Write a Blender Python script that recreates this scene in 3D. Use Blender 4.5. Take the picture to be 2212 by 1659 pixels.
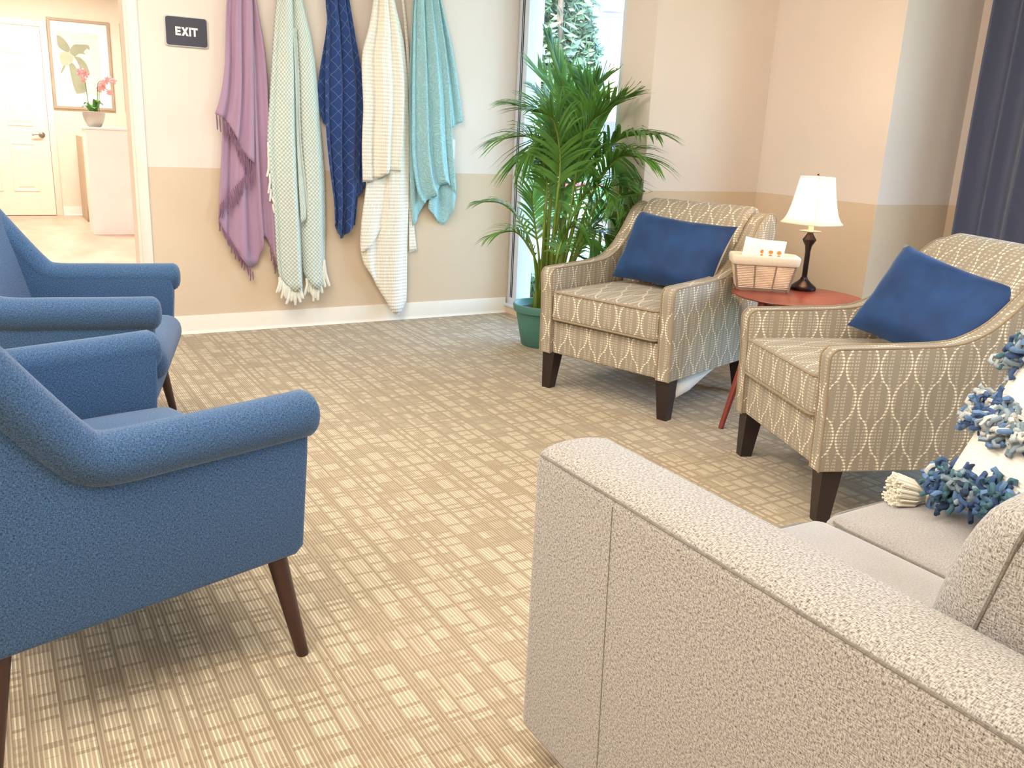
import bpy, bmesh, math, random
from mathutils import Vector, Matrix, noise
random.seed(11)
sc = bpy.context.scene
for o in list(bpy.data.objects):
    bpy.data.objects.remove(o)
C = sc.collection
PI = math.pi

# ------------------------------------------------------------------ camera
CAM = Vector((0, 0, 1.16))
RIGHT = Vector((0.8618929, -0.5050296, 0.04566982))
DOWN = Vector((-0.10027995, -0.25803534, -0.96091711))
FWD = Vector((0.49707601, 0.82362787, -0.27304317))
FPX, W, H = 1900.0, 2212.0, 1659.0
cam = bpy.data.cameras.new('camera')
cam.sensor_fit = 'HORIZONTAL'
cam.sensor_width = 36.0
cam.lens = FPX / W * 36.0
cam.clip_start = 0.02
camo = bpy.data.objects.new('camera', cam)
C.objects.link(camo)
mw = Matrix.Identity(4)
for i in range(3):
    mw[i][0] = RIGHT[i]; mw[i][1] = -DOWN[i]; mw[i][2] = -FWD[i]; mw[i][3] = CAM[i]
camo.matrix_world = mw
sc.camera = camo

# ------------------------------------------------------------------ world, sun, lights, exposure
world = bpy.data.worlds.new('sky'); sc.world = world; world.use_nodes = True
wn = world.node_tree.nodes; wl = world.node_tree.links
bg = wn['Background']
sky = wn.new('ShaderNodeTexSky'); sky.sky_type = 'NISHITA'; sky.sun_disc = False
sky.sun_elevation = math.radians(42); sky.sun_rotation = math.radians(250)
wl.new(sky.outputs[0], bg.inputs[0]); bg.inputs[1].default_value = 2.0
SUN = bpy.data.lights.new('sun', 'SUN'); SUN.energy = 3.5; SUN.angle = 0.01; SUN.color = (1, .94, .85)
suno = bpy.data.objects.new('sun', SUN); C.objects.link(suno)
suno.rotation_euler = Vector((0.62, 0.28, -0.72)).to_track_quat('-Z', 'Y').to_euler()

def area(name, loc, sx, sy, power, color, rot=(0, 0, 0)):
    l = bpy.data.lights.new(name, 'AREA'); l.shape = 'RECTANGLE'; l.size = sx; l.size_y = sy
    l.energy = power; l.color = color
    o = bpy.data.objects.new(name, l); C.objects.link(o); o.location = loc; o.rotation_euler = rot
    return o
WARM = (1.0, 0.93, 0.85)
area('ceiling_light_a', (0.2, 3.3, 2.70), 1.8, 1.2, 50, WARM)
area('ceiling_light_b', (0.0, 0.7, 2.70), 1.8, 1.2, 30, WARM)
area('ceiling_light_c', (1.9, 0.6, 2.70), 1.8, 1.2, 34, WARM)
area('ceiling_light_d', (-1.8, 0.9, 2.70), 1.4, 2.4, 88, WARM)
area('hall_light_a', (0.3, 7.2, 2.55), 1.2, 0.6, 70, (1.0, .93, .87))
area('hall_light_b', (0.6, 10.2, 2.55), 1.2, 0.6, 70, (1.0, .93, .87))
try:
    sc.cycles.max_bounces = 7; sc.cycles.diffuse_bounces = 4; sc.cycles.glossy_bounces = 2
    sc.cycles.transmission_bounces = 4; sc.cycles.transparent_max_bounces = 8
except Exception:
    pass
sc.view_settings.view_transform = 'Standard'
sc.view_settings.look = 'None'
sc.view_settings.gamma = 1.0
sc.view_settings.use_curve_mapping = False
sc.view_settings.exposure = 0.50

# ------------------------------------------------------------------ helpers
def at(x, y, depth):
    return CAM + (RIGHT * ((x - W / 2) / FPX) + DOWN * ((y - H / 2) / FPX) + FWD) * depth
def on_y(x, y, Y):
    d = RIGHT * ((x - W / 2) / FPX) + DOWN * ((y - H / 2) / FPX) + FWD
    return CAM + d * (Y / d.y)
def lin(c):
    return tuple((v / 12.92 if v <= .04045 else ((v + .055) / 1.055) ** 2.4) for v in c)
def rgb(r, g, b):
    return lin((r / 255, g / 255, b / 255))

class NT:
    def __init__(s, name):
        s.m = bpy.data.materials.new(name); s.m.use_nodes = True
        s.t = s.m.node_tree; s.n = s.t.nodes; s.l = s.t.links
        s.b = s.n['Principled BSDF']
    def node(s, typ, **kw):
        n = s.n.new(typ)
        for k, v in kw.items(): setattr(n, k, v)
        return n
    def put(s, inp, v):
        if hasattr(v, 'is_linked') or isinstance(v, bpy.types.NodeSocket): s.l.new(v, inp)
        elif isinstance(v, (tuple, list)) and len(v) == 3 and inp.type == 'RGBA': inp.default_value = (*v, 1)
        else: inp.default_value = v
    def math(s, op, a, b=None, c=None):
        n = s.node('ShaderNodeMath', operation=op)
        s.put(n.inputs[0], a)
        if b is not None: s.put(n.inputs[1], b)
        if c is not None: s.put(n.inputs[2], c)
        return n.outputs[0]
    def mix(s, f, a, b, blend='MIX'):
        n = s.node('ShaderNodeMix', data_type='RGBA', blend_type=blend)
        s.put(n.inputs[0], f); s.put(n.inputs[6], a); s.put(n.inputs[7], b)
        return n.outputs[2]
    def ramp(s, f, a, b):
        n = s.node('ShaderNodeMapRange'); s.put(n.inputs[0], f); n.inputs[1].default_value = a; n.inputs[2].default_value = b
        return n.outputs[0]
    def comb(s, x, y, z):
        n = s.node('ShaderNodeCombineXYZ')
        for i, v in enumerate((x, y, z)): s.put(n.inputs[i], v)
        return n.outputs[0]
    def sep(s, v):
        n = s.node('ShaderNodeSeparateXYZ'); s.put(n.inputs[0], v); return n.outputs
    def noise(s, vec, scale, detail=2.0, rough=.5):
        n = s.node('ShaderNodeTexNoise'); s.put(n.inputs['Vector'], vec)
        n.inputs['Scale'].default_value = scale; n.inputs['Detail'].default_value = detail; n.inputs['Roughness'].default_value = rough
        return n.outputs[0]
    def uv(s):
        return s.node('ShaderNodeUVMap').outputs[0]
    def pos(s):
        return s.node('ShaderNodeNewGeometry').outputs['Position']
    def objc(s):
        return s.node('ShaderNodeTexCoord').outputs['Object']
    def bump(s, h, strength, dist=.002):
        n = s.node('ShaderNodeBump'); n.inputs['Strength'].default_value = strength; n.inputs['Distance'].default_value = dist
        s.put(n.inputs['Height'], h); s.l.new(n.outputs[0], s.b.inputs['Normal'])
    def color(s, c): s.put(s.b.inputs['Base Color'], c)
    def rough(s, r): s.put(s.b.inputs['Roughness'], r)

MAT = {}
def plain(name, c, rough=.6, var=.06, scale=6.0, metal=0.0, sheen=0.0, bump=0.0):
    t = NT(name)
    n = t.noise(t.objc(), scale, 3)
    t.color(t.mix(t.ramp(n, .3, .7), tuple(v * (1 - var) for v in c), tuple(min(1, v * (1 + var)) for v in c)))
    t.rough(rough); t.b.inputs['Metallic'].default_value = metal
    if sheen: t.b.inputs['Sheen Weight'].default_value = sheen
    if bump: t.bump(t.noise(t.objc(), scale * 30, 2), bump)
    MAT[name] = t.m
    return t
def fabric(name, dark, light, su=900, sv=900, ani=7, contrast=(.35, .65), bump=.5, rough=.95, sheen=.3, big=.0, ds=.0012):
    """heathered weave: threads along both directions of the cloth (uv in metres)"""
    t = NT(name)
    u, v, _ = t.sep(t.uv())
    a = t.noise(t.comb(t.math('MULTIPLY', u, su / ani), t.math('MULTIPLY', v, sv), 0.0), 1.0, 1)
    b = t.noise(t.comb(t.math('MULTIPLY', u, su), t.math('MULTIPLY', v, sv / ani), 3.0), 1.0, 1)
    h = t.math('MULTIPLY_ADD', t.math('ADD', a, b), .5, 0.0)
    f = t.ramp(h, *contrast)
    c = t.mix(f, dark, light)
    if big:
        g = t.ramp(t.noise(t.uv(), 7, 3), .35, .65)
        c = t.mix(t.math('MULTIPLY', g, big), c, dark)
    t.color(c); t.rough(rough); t.b.inputs['Sheen Weight'].default_value = sheen; t.b.inputs['Sheen Roughness'].default_value = .5
    t.b.inputs['Specular IOR Level'].default_value = .1
    t.bump(h, bump, ds)
    MAT[name] = t.m
    return t

# ---- mesh helpers
ROOT = {}
def newbm(): return bmesh.new()
def merge(bm, other):
    me = bpy.data.meshes.new('tmp'); other.to_mesh(me); bm.from_mesh(me); bpy.data.meshes.remove(me); other.free()
def rbox(x0, x1, y0, y1, z0, z1, r=.0, seg=2, bm=None):
    t = bmesh.new()
    bmesh.ops.create_cube(t, size=1.0)
    for v in t.verts:
        v.co = Vector(((x0 + x1) / 2 + v.co.x * (x1 - x0), (y0 + y1) / 2 + v.co.y * (y1 - y0), (z0 + z1) / 2 + v.co.z * (z1 - z0)))
    if r > 0:
        bmesh.ops.bevel(t, geom=list(t.edges), offset=r, segments=seg, profile=.5, affect='EDGES')
    if bm is None: return t
    merge(bm, t); return bm
def prism(prof, x0, x1, r=0, seg=3, axis='x'):
    """extrude a closed (a,b) outline between x0 and x1 along axis; r rounds both rims"""
    t = bmesh.new()
    def P(x, a, b):
        return (x, a, b) if axis == 'x' else ((a, x, b) if axis == 'y' else (a, b, x))
    A = [t.verts.new(P(x0, a, b)) for a, b in prof]; B = [t.verts.new(P(x1, a, b)) for a, b in prof]
    n = len(prof)
    f0 = t.faces.new(A); f1 = t.faces.new(list(reversed(B)))
    for i in range(n):
        t.faces.new((A[(i + 1) % n], A[i], B[i], B[(i + 1) % n]))
    bmesh.ops.recalc_face_normals(t, faces=list(t.faces))
    if r > 0:
        ed = [e for e in t.edges if (e.verts[0] in A and e.verts[1] in A) or (e.verts[0] in B and e.verts[1] in B)]
        bmesh.ops.bevel(t, geom=ed, offset=r, segments=seg, profile=.5, affect='EDGES', clamp_overlap=True)
    return t
def loft(rings, cap=True, closed_ring=True, closed_path=False, bm=None):
    t = bm if bm is not None else bmesh.new()
    R = [[t.verts.new(p) for p in ring] for ring in rings]
    n = len(R[0]); m = len(R)
    for j in range(m if closed_path else m - 1):
        a = R[j]; b = R[(j + 1) % m]
        for i in range(n if closed_ring else n - 1):
            t.faces.new((a[i], a[(i + 1) % n], b[(i + 1) % n], b[i]))
    if cap and closed_ring and not closed_path:
        t.faces.new(list(reversed(R[0]))); t.faces.new(R[-1])
    return t
def lathe(prof, n=24, bm=None, center=(0, 0, 0)):
    cx, cy, cz = center
    return loft([[(cx + r * math.cos(2 * PI * i / n), cy + r * math.sin(2 * PI * i / n), cz + z) for i in range(n)] for r, z in prof], bm=bm)
def tube(path, r, n=8, closed=False, bm=None, squash=1.0):
    P = [Vector(p) for p in path]; m = len(P)
    rs = r if isinstance(r, (list, tuple)) else [r] * m
    rings = []; up = None
    for i in range(m):
        a = P[i - 1] if (i > 0 or closed) else P[i]
        b = P[(i + 1) % m] if (i < m - 1 or closed) else P[i]
        d = (b - a).normalized()
        if up is None:
            up = Vector((0, 0, 1)) if abs(d.z) < .9 else Vector((1, 0, 0))
        s = d.cross(up)
        if s.length < 1e-5: s = d.orthogonal()
        s.normalize(); up = s.cross(d).normalized()
        rings.append([P[i] + s * (math.cos(2 * PI * k / n) * rs[i]) + up * (math.sin(2 * PI * k / n) * rs[i] * squash) for k in range(n)])
    return loft(rings, cap=not closed, closed_path=closed, bm=bm)
def smoothpath(pts, k=6):
    """Catmull-Rom through the points"""
    P = [Vector(p) for p in pts]; out = []
    for i in range(len(P) - 1):
        p0 = P[max(0, i - 1)]; p1 = P[i]; p2 = P[i + 1]; p3 = P[min(len(P) - 1, i + 2)]
        for j in range(k):
            t = j / k
            out.append(.5 * ((2 * p1) + (p2 - p0) * t + (2 * p0 - 5 * p1 + 4 * p2 - p3) * t * t + (3 * p1 - p0 - 3 * p2 + p3) * t ** 3))
    out.append(P[-1]); return out
def smooth2(pts, k=6):
    return [(v.x, v.y) for v in smoothpath([(a, b, 0) for a, b in pts], k)]
def obj(name, bm, mat, parent=None, smooth=40, world=False, keepuv=False):
    if world and parent is not None:
        bm.transform(ROOT[parent.name].inverted())
    bmesh.ops.recalc_face_normals(bm, faces=list(bm.faces))
    bm.normal_update()
    if not keepuv:
        uvl = bm.loops.layers.uv.verify()
        for f in bm.faces:
            n = f.normal; ax = max(range(3), key=lambda i: abs(n[i]))
            for lp in f.loops:
                c = lp.vert.co
                lp[uvl].uv = (c.x, c.y) if ax == 2 else ((c.y, c.z) if ax == 0 else (c.x, c.z))
    me = bpy.data.meshes.new(name); bm.to_mesh(me); bm.free()
    if smooth:
        for p in me.polygons: p.use_smooth = True
        if smooth < 180: me.set_sharp_from_angle(angle=math.radians(smooth))
    mats = mat if isinstance(mat, list) else [mat]
    for m_ in mats: me.materials.append(MAT[m_] if isinstance(m_, str) else m_)
    o = bpy.data.objects.new(name, me); C.objects.link(o)
    if parent is not None:
        o.parent = parent
        ROOT[o.name] = ROOT.get(parent.name, Matrix.Identity(4))
    return o
def tag(o, label, cat, group=None):
    o['label'] = label; o['category'] = cat
    if group: o['group'] = group
    return o
def thing(name, label, cat, loc=(0, 0, 0), rotz=0.0, scale=1.0, group=None, mtx=None):
    o = bpy.data.objects.new(name, None); C.objects.link(o); o.empty_display_size = .1
    m = mtx if mtx is not None else Matrix.Translation(loc) @ Matrix.Rotation(rotz, 4, 'Z') @ Matrix.Scale(scale, 4)
    o.matrix_world = m; ROOT[o.name] = m
    return tag(o, label, cat, group)
def struct(name, bm, mat, parent=None, smooth=0):
    o = obj(name, bm, mat, parent, smooth=smooth)
    if parent is None: o['kind'] = 'structure'
    return o
def rect_frame(x0, x1, z0, z1, w, y0, y1):
    def R(i, y): return [(x0 + i, y, z0 + i), (x1 - i, y, z0 + i), (x1 - i, y, z1 - i), (x0 + i, y, z1 - i)]
    return loft([R(0, y1), R(0, y0 + .003), R(.003, y0), R(w - .003, y0), R(w, y0 + .003), R(w, y1)], closed_path=True)
def mod_sub(o, lv=1):
    m = o.modifiers.new('sub', 'SUBSURF'); m.levels = lv; m.render_levels = lv
def mod_solid(o, th, off=0):
    m = o.modifiers.new('solid', 'SOLIDIFY'); m.thickness = th; m.offset = off

# ------------------------------------------------------------------ materials
PAINT_Z = .908
t = NT('wall_paint')
z = t.sep(t.pos())[2]
f = t.math('GREATER_THAN', z, PAINT_Z)
n = t.ramp(t.noise(t.pos(), 2.0, 3), .3, .7)
t.color(t.mix(f, t.mix(n, rgb(209, 189, 163), rgb(214, 194, 168)), t.mix(n, rgb(223, 211, 200), rgb(227, 216, 206))))
t.rough(.75); t.bump(t.noise(t.pos(), 260, 2), .12, .001); MAT['wall_paint'] = t.m
plain('ceiling_paint', rgb(235, 232, 226), .9, .02)
plain('trim_paint', rgb(233, 226, 212), .45, .02)
plain('hall_paint', rgb(230, 220, 200), .7, .02)
plain('door_paint', rgb(238, 230, 212), .45, .02)

# carpet: cords run along Y, tufted blocks of lighter cords
t = NT('carpet')
x, y, _ = t.sep(t.pos())
def brick(w, h, mortar, off, sq, sqf, seedx, bias):
    b = t.node('ShaderNodeTexBrick'); b.offset = off; b.offset_frequency = 2; b.squash = sq; b.squash_frequency = sqf
    t.put(b.inputs['Vector'], t.comb(t.math('ADD', y, 50.0 + seedx), t.math('ADD', x, 40.0 + seedx), 0.0))
    b.inputs['Color1'].default_value = (1, 1, 1, 1); b.inputs['Color2'].default_value = (0, 0, 0, 1); b.inputs['Mortar'].default_value = (0, 0, 0, 1)
    b.inputs['Scale'].default_value = 1.0; b.inputs['Mortar Size'].default_value = mortar; b.inputs['Mortar Smooth'].default_value = .1
    b.inputs['Bias'].default_value = bias; b.inputs['Brick Width'].default_value = w; b.inputs['Row Height'].default_value = h
    return b
b1 = brick(.086, .0602, .0055, .41, .62, 3, 0.0, .0)
b2 = brick(.190, .1548, .0070, .37, .7, 2, .31, .0)
b3 = brick(.105, .0258, .0015, .43, .8, 2, .77, .1)
nm = t.math('MULTIPLY', t.math('SUBTRACT', 1.0, b1.outputs['Fac']), t.math('SUBTRACT', 1.0, b2.outputs['Fac']))
tint = t.math('GREATER_THAN', t.sep(b1.outputs['Color'])[0], .12)
tint3 = t.math('GREATER_THAN', t.sep(b3.outputs['Color'])[0], .22)
light = t.math('MULTIPLY', nm, t.math('MULTIPLY', t.math('MULTIPLY_ADD', tint, .7, .3), t.math('MULTIPLY_ADD', tint3, .65, .35)))
wob = t.math('MULTIPLY', t.math('SUBTRACT', t.noise(t.comb(t.math('MULTIPLY', x, 30.0), t.math('MULTIPLY', y, 60.0), 0.0), 1.0, 1), .5), .7)
cord = t.math('SINE', t.math('ADD', t.math('MULTIPLY', x, 2 * PI / .0086), wob))
cord01 = t.math('MULTIPLY_ADD', cord, .5, .5)
thread = t.ramp(cord, .15, .75)
nub = t.noise(t.comb(t.math('MULTIPLY', x, 350.0), t.math('MULTIPLY', y, 350.0), 0.0), 1.0, 1)
lo = t.mix(thread, rgb(148, 130, 104), rgb(184, 166, 138))
hi = t.mix(thread, rgb(175, 157, 128), rgb(226, 211, 182))
colr = t.mix(light, lo, hi)
colr = t.mix(t.math('MULTIPLY', t.ramp(nub, .25, .75), .18), colr, rgb(104, 88, 68))
t.color(colr); t.rough(.97); t.b.inputs['Specular IOR Level'].default_value = .05; t.b.inputs['Sheen Weight'].default_value = .15
t.bump(t.math('ADD', cord01, t.math('MULTIPLY', nub, .7)), .55, .0022); MAT['carpet'] = t.m

t = NT('hall_floor')
x, y, _ = t.sep(t.pos())
g = t.noise(t.comb(t.math('MULTIPLY', x, 3.0), t.math('MULTIPLY', y, 1.2), 0.0), 1.3, 4)
t.color(t.mix(t.ramp(g, .3, .7), rgb(186, 156, 134), rgb(212, 184, 162))); t.rough(.42); MAT['hall_floor'] = t.m

# patterned armchair cloth: dotted ogee strands (uv in metres)
t = NT('ogee_cloth')
u, v, _ = t.sep(t.uv())
WP, PP, DP = .112, .235, .0107
ph = t.math('MULTIPLY', v, 2 * PI / PP)
s0 = t.math('SINE', ph)
sn = t.math('MULTIPLY', t.math('SIGN', s0), t.math('POWER', t.math('ABSOLUTE', s0), .72))
def wrapu(per, c):
    return t.math('MULTIPLY', t.math('SUBTRACT', t.math('FRACT', t.math('ADD', t.math('DIVIDE', t.math('SUBTRACT', u, c), per), 100.5)), .5), per)
dv = t.math('MULTIPLY', t.math('SUBTRACT', t.math('FRACT', t.math('DIVIDE', v, DP)), .5), DP)
dv2 = t.math('MULTIPLY', dv, dv)
def strand(per, c, A):
    return t.math('ABSOLUTE', t.math('SUBTRACT', wrapu(per, c), t.math('MULTIPLY', sn, A)))
def dots(d, r):
    rr = t.math('SQRT', t.math('ADD', t.math('MULTIPLY', d, d), dv2))
    return t.math('SUBTRACT', 1.0, t.ramp(rr, r * .75, r * 1.2))
bright = dots(t.math('MINIMUM', strand(WP, 0.0, .0225), strand(WP, WP / 2, -.0225)), .0039)
faint = dots(t.math('MINIMUM', t.math('MINIMUM', strand(WP / 2, WP / 8, -.0085), strand(WP / 2, WP * 3 / 8, .0085)), strand(WP / 4, WP / 8, .0)), .0030)
wv = t.noise(t.comb(t.math('MULTIPLY', u, 150.0), t.math('MULTIPLY', v, 1300.0), 0.0), 1.0, 1)
ground = t.mix(t.ramp(wv, .3, .7), rgb(146, 136, 119), rgb(164, 154, 136))
c1 = t.mix(t.math('MULTIPLY', faint, .55), ground, rgb(222, 209, 186))
c2 = t.mix(bright, c1, rgb(242, 231, 208))
t.color(c2); t.rough(.85); t.b.inputs['Sheen Weight'].default_value = .15; t.b.inputs['Specular IOR Level'].default_value = .2
t.bump(t.math('ADD', wv, t.math('MAXIMUM', bright, faint)), .25, .001); MAT['ogee_cloth'] = t.m
fabric('taupe_welt', rgb(136, 119, 94), rgb(160, 143, 117), 900, 900, 5, (.3, .7), .3)
fabric('lining_cloth', rgb(196, 190, 180), rgb(222, 218, 208), 700, 700, 5, (.3, .7), .2)
fabric('blue_tweed', rgb(14, 32, 58), rgb(84, 118, 156), 640, 640, 3, (.30, .72), .9, sheen=.22, ds=.0016)
fabric('sofa_tweed', rgb(46, 42, 37), rgb(174, 168, 160), 560, 560, 3, (.28, .60), .9, sheen=.2, ds=.002)
fabric('sofa_chenille', rgb(122, 116, 110), rgb(164, 158, 152), 420, 420, 2, (.25, .62), .4, sheen=.5, big=.25)
fabric('sofa_welt', rgb(84, 78, 70), rgb(132, 125, 115), 600, 600, 5, (.3, .7), .5)
plain('dark_wood', rgb(43, 31, 28), .38, .15, 14)
plain('brown_wood', rgb(58, 34, 28), .35, .15, 14)
t = NT('cherry_wood')
u = t.objc(); xx, yy, _ = t.sep(u)
g = t.noise(t.comb(t.math('MULTIPLY', xx, 8.0), t.math('MULTIPLY', yy, 60.0), 0.0), 1.0, 4)
t.color(t.mix(t.ramp(g, .3, .7), rgb(112, 44, 34), rgb(146, 62, 46))); t.rough(.30); MAT['cherry_wood'] = t.m
t = NT('velvet_blue')
g = t.noise(t.objc(), 9, 4)
t.color(t.mix(t.ramp(g, .3, .7), rgb(12, 46, 92), rgb(22, 66, 118))); t.rough(.75)
t.b.inputs['Sheen Weight'].default_value = .5; t.b.inputs['Sheen Roughness'].default_value = .35; t.b.inputs['Sheen Tint'].default_value = (.45, .65, 1, 1)
t.bump(t.noise(t.objc(), 900, 2), .15, .001); MAT['velvet_blue'] = t.m
fabric('linen_beige', rgb(205, 190, 172), rgb(226, 212, 196), 800, 800, 5, (.3, .7), .3)
plain('metal_bronze', rgb(52, 40, 38), .32, .12, 20, metal=.75)
plain('metal_silver', rgb(214, 224, 238), .4, .02, 5)  # non-metal; pale blue of the frame's reflections is put into the base colour
plain('metal_nickel', rgb(150, 145, 138), .3, .04, 5, metal=.9)
plain('gasket_black', rgb(40, 44, 52), .6, .05)
plain('white_gloss', rgb(238, 236, 236), .35, .02)
plain('pot_green', rgb(74, 124, 112), .5, .08, 8)
plain('soil', rgb(66, 52, 42), .95, .5, 90, bump=.6)
t = NT('frond_green')
g = t.ramp(t.noise(t.objc(), 5, 2), .3, .7)
t.color(t.mix(g, rgb(42, 94, 38), rgb(112, 160, 66))); t.rough(.42)
tl = t.node('ShaderNodeBsdfTranslucent'); tl.inputs[0].default_value = (.22, .42, .08, 1)
ms = t.node('ShaderNodeMixShader'); ms.inputs[0].default_value = .28
t.l.new(t.b.outputs[0], ms.inputs[1]); t.l.new(tl.outputs[0], ms.inputs[2]); t.l.new(ms.outputs[0], t.n['Material Output'].inputs['Surface'])
MAT['frond_green'] = t.m
plain('stem_green', rgb(112, 132, 44), .5, .25, 12)
plain('leaf_green', rgb(82, 138, 58), .5, .2, 12)
plain('paper_white', rgb(240, 238, 234), .7, .015)
plain('print_grey', rgb(224, 214, 204), .7, .03, 3)
plain('print_leaf', rgb(150, 154, 128), .7, .15, 5)
plain('print_leaf_pale', rgb(176, 186, 158), .7, .1, 5)
plain('frame_taupe', rgb(172, 154, 132), .5, .06)
plain('desk_beige', rgb(196, 176, 146), .6, .04)
plain('pot_grey', rgb(188, 182, 172), .6, .05)
plain('orchid_pink', rgb(226, 168, 172), .6, .12, 30)
plain('sign_dark', rgb(62, 62, 74), .5, .03)
plain('sign_rim', rgb(196, 196, 194), .45, .03)
plain('sign_letter', rgb(226, 222, 226), .5, .02)
plain('orange_print', rgb(236, 128, 36), .6, .08)
plain('snack_orange', rgb(224, 150, 110), .5, .25, 40)
plain('wicker', rgb(222, 196, 168), .6, .15, 40)
plain('basket_post', rgb(134, 112, 92), .55, .1, 20)
plain('wire_grey', rgb(118, 108, 98), .5, .05)

# ------------------------------------------------------------------ room shell
XW, YA, YB, XC, YD, XE = 2.967, 5.06, 3.69, 3.785, 2.885, 4.36
XL, YN, CH = -2.6, -1.7, 2.75
bm = rbox(XL, XE, YN, YA + .14, -.12, -.004)
floor = struct('floor', bm, 'carpet')
tile_bm = None
TS = .497; X0 = .085 - TS * 5; Y0 = .30 - TS * 4
seen = {}
for i in range(15):
    for j in range(15):
        x0 = X0 + i * TS; y0 = Y0 + j * TS; x1 = x0 + TS; y1 = y0 + TS
        x0 = max(x0, XL); x1 = min(x1, XE); y0 = max(y0, YN); y1 = min(y1, YA)
        if y0 >= YB - .05: x1 = min(x1, XW)
        if y0 >= YD - .05: x1 = min(x1, XC)
        if x1 - x0 < .02 or y1 - y0 < .02: continue
        key = (round(x1 - x0, 3), round(y1 - y0, 3))
        if key not in seen:
            o = obj('carpet_tile', rbox(.0003, key[0] - .0003, .0003, key[1] - .0003, -.0042, 0), 'carpet', floor, smooth=0)
            seen[key] = o.data
        else:
            o = bpy.data.objects.new('carpet_tile', seen[key]); C.objects.link(o); o.parent = floor
        o.location = (x0, y0, 0)
struct('floor_hall', rbox(-2.6, 2.9, YA + .14, 11.75, -.12, 0), 'hall_floor')
struct('ceiling', rbox(XL - .15, XE + .2, YN - .15, YA + .14, CH, CH + .12), 'ceiling_paint')
struct('ceiling_hall', rbox(-2.75, 2.95, YA + .14, 11.9, 2.6, 2.72), 'ceiling_paint')
DX0, DX1, DH = -.42, .708, 2.12
bm = rbox(DX1, XW + .15, YA, YA + .14, -.1, CH)
rbox(XL - .15, DX0, YA, YA + .14, -.1, CH, bm=bm); rbox(DX0, DX1, YA, YA + .14, DH, CH, bm=bm)
struct('wall_back', bm, 'wall_paint')
# window wall: sill part, pier, header
WY0, WY1, WZ0, WZ1 = 3.945, 5.055, .06, 2.55
bm = rbox(XW, XW + .15, YB, WY0, -.1, CH)
rbox(XW, XW + .15, WY0, YA, WZ1, CH, bm=bm); rbox(XW, XW + .15, WY0, YA, -.1, WZ0 - .008, bm=bm)
struct('wall_window_side', bm, 'wall_paint')
struct('wall_step_far', rbox(XW + .15, XC + .15, YB, YB + .15, -.1, CH), 'wall_paint')
struct('wall_lamp_side', rbox(XC, XC + .15, YD, YB, -.1, CH), 'wall_paint')
struct('wall_step_near', rbox(XC + .15, XE + .15, YD, YD + .15, -.1, CH), 'wall_paint')
bm = rbox(XE, XE + .15, 2.68, YD, -.1, CH)
rbox(XE, XE + .15, .2, 2.68, 2.45, CH, bm=bm); rbox(XE, XE + .15, .2, 2.68, -.1, .12, bm=bm); rbox(XE, XE + .15, YN, .2, -.1, CH, bm=bm)
struct('wall_curtain_side', bm, 'wall_paint')
struct('wall_behind', rbox(XL - .15, XE + .15, YN - .15, YN, -.1, CH), 'wall_paint')
struct('wall_left', rbox(XL - .15, XL, YN, YA, -.1, CH), 'wall_paint')
struct('wall_hall_back', rbox(-2.75, 2.95, 11.71, 11.86, -.1, 2.6), 'hall_paint')
struct('wall_hall_left', rbox(-2.75, -2.6, YA + .14, 11.71, -.1, 2.6), 'hall_paint')
struct('wall_hall_right', rbox(2.82, 2.95, YA + .14, 11.71, -.1, 2.6), 'hall_paint')

def baseboard(name, p0, p1, inward, h=.102, th=.010):
    """vinyl cove base: thin strip with a curved toe"""
    p0 = Vector((*p0, 0)); p1 = Vector((*p1, 0)); n = Vector((*inward, 0))
    prof = [(0, h), (th * .6, h), (th * .75, h - .004), (th * .75, .018), (th * 1.1, .007), (th * 2.2, .001), (0, 0.0)]
    return struct(name, loft([[p + n * a + Vector((0, 0, b)) for a, b in prof] for p in (p0, p1)]), 'trim_paint', smooth=50)
baseboard('baseboard_back', (.765, YA), (XW - .0, YA), (0, -1))
baseboard('baseboard_window_side', (XW, WY0), (XW, YB), (-1, 0))
baseboard('baseboard_step_far', (XW, YB), (XC, YB), (0, -1))
baseboard('baseboard_lamp_side', (XC, YD), (XC, YB), (-1, 0))
baseboard('baseboard_step_near', (XC, YD), (XE, YD), (0, -1))
baseboard('baseboard_hall', (.80, 11.71), (2.82, 11.71), (0, -1))
# doorway casing and jamb
for i, (a, b) in enumerate(((DX1 - .003, .757), (DX0 - .055, DX0 + .003))):
    bm = rbox(a, b, YA - .014, YA, 0, DH + .05, .003)
    rbox(a, b, YA + .14, YA + .154, 0, DH + .05, .003, bm=bm)
    struct('trim_%d' % (i + 1), bm, 'trim_paint', smooth=30)
bm = rbox(DX0, DX1, YA - .014, YA, DH, DH + .05, .003); rbox(DX0, DX1, YA - .005, YA + .145, DH - .015, DH, bm=bm)
struct('trim_3', bm, 'trim_paint')
bm = rbox(DX1 - .016, DX1, YA - .005, YA + .145, 0, DH)
struct('trim_4', bm, 'trim_paint')

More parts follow.
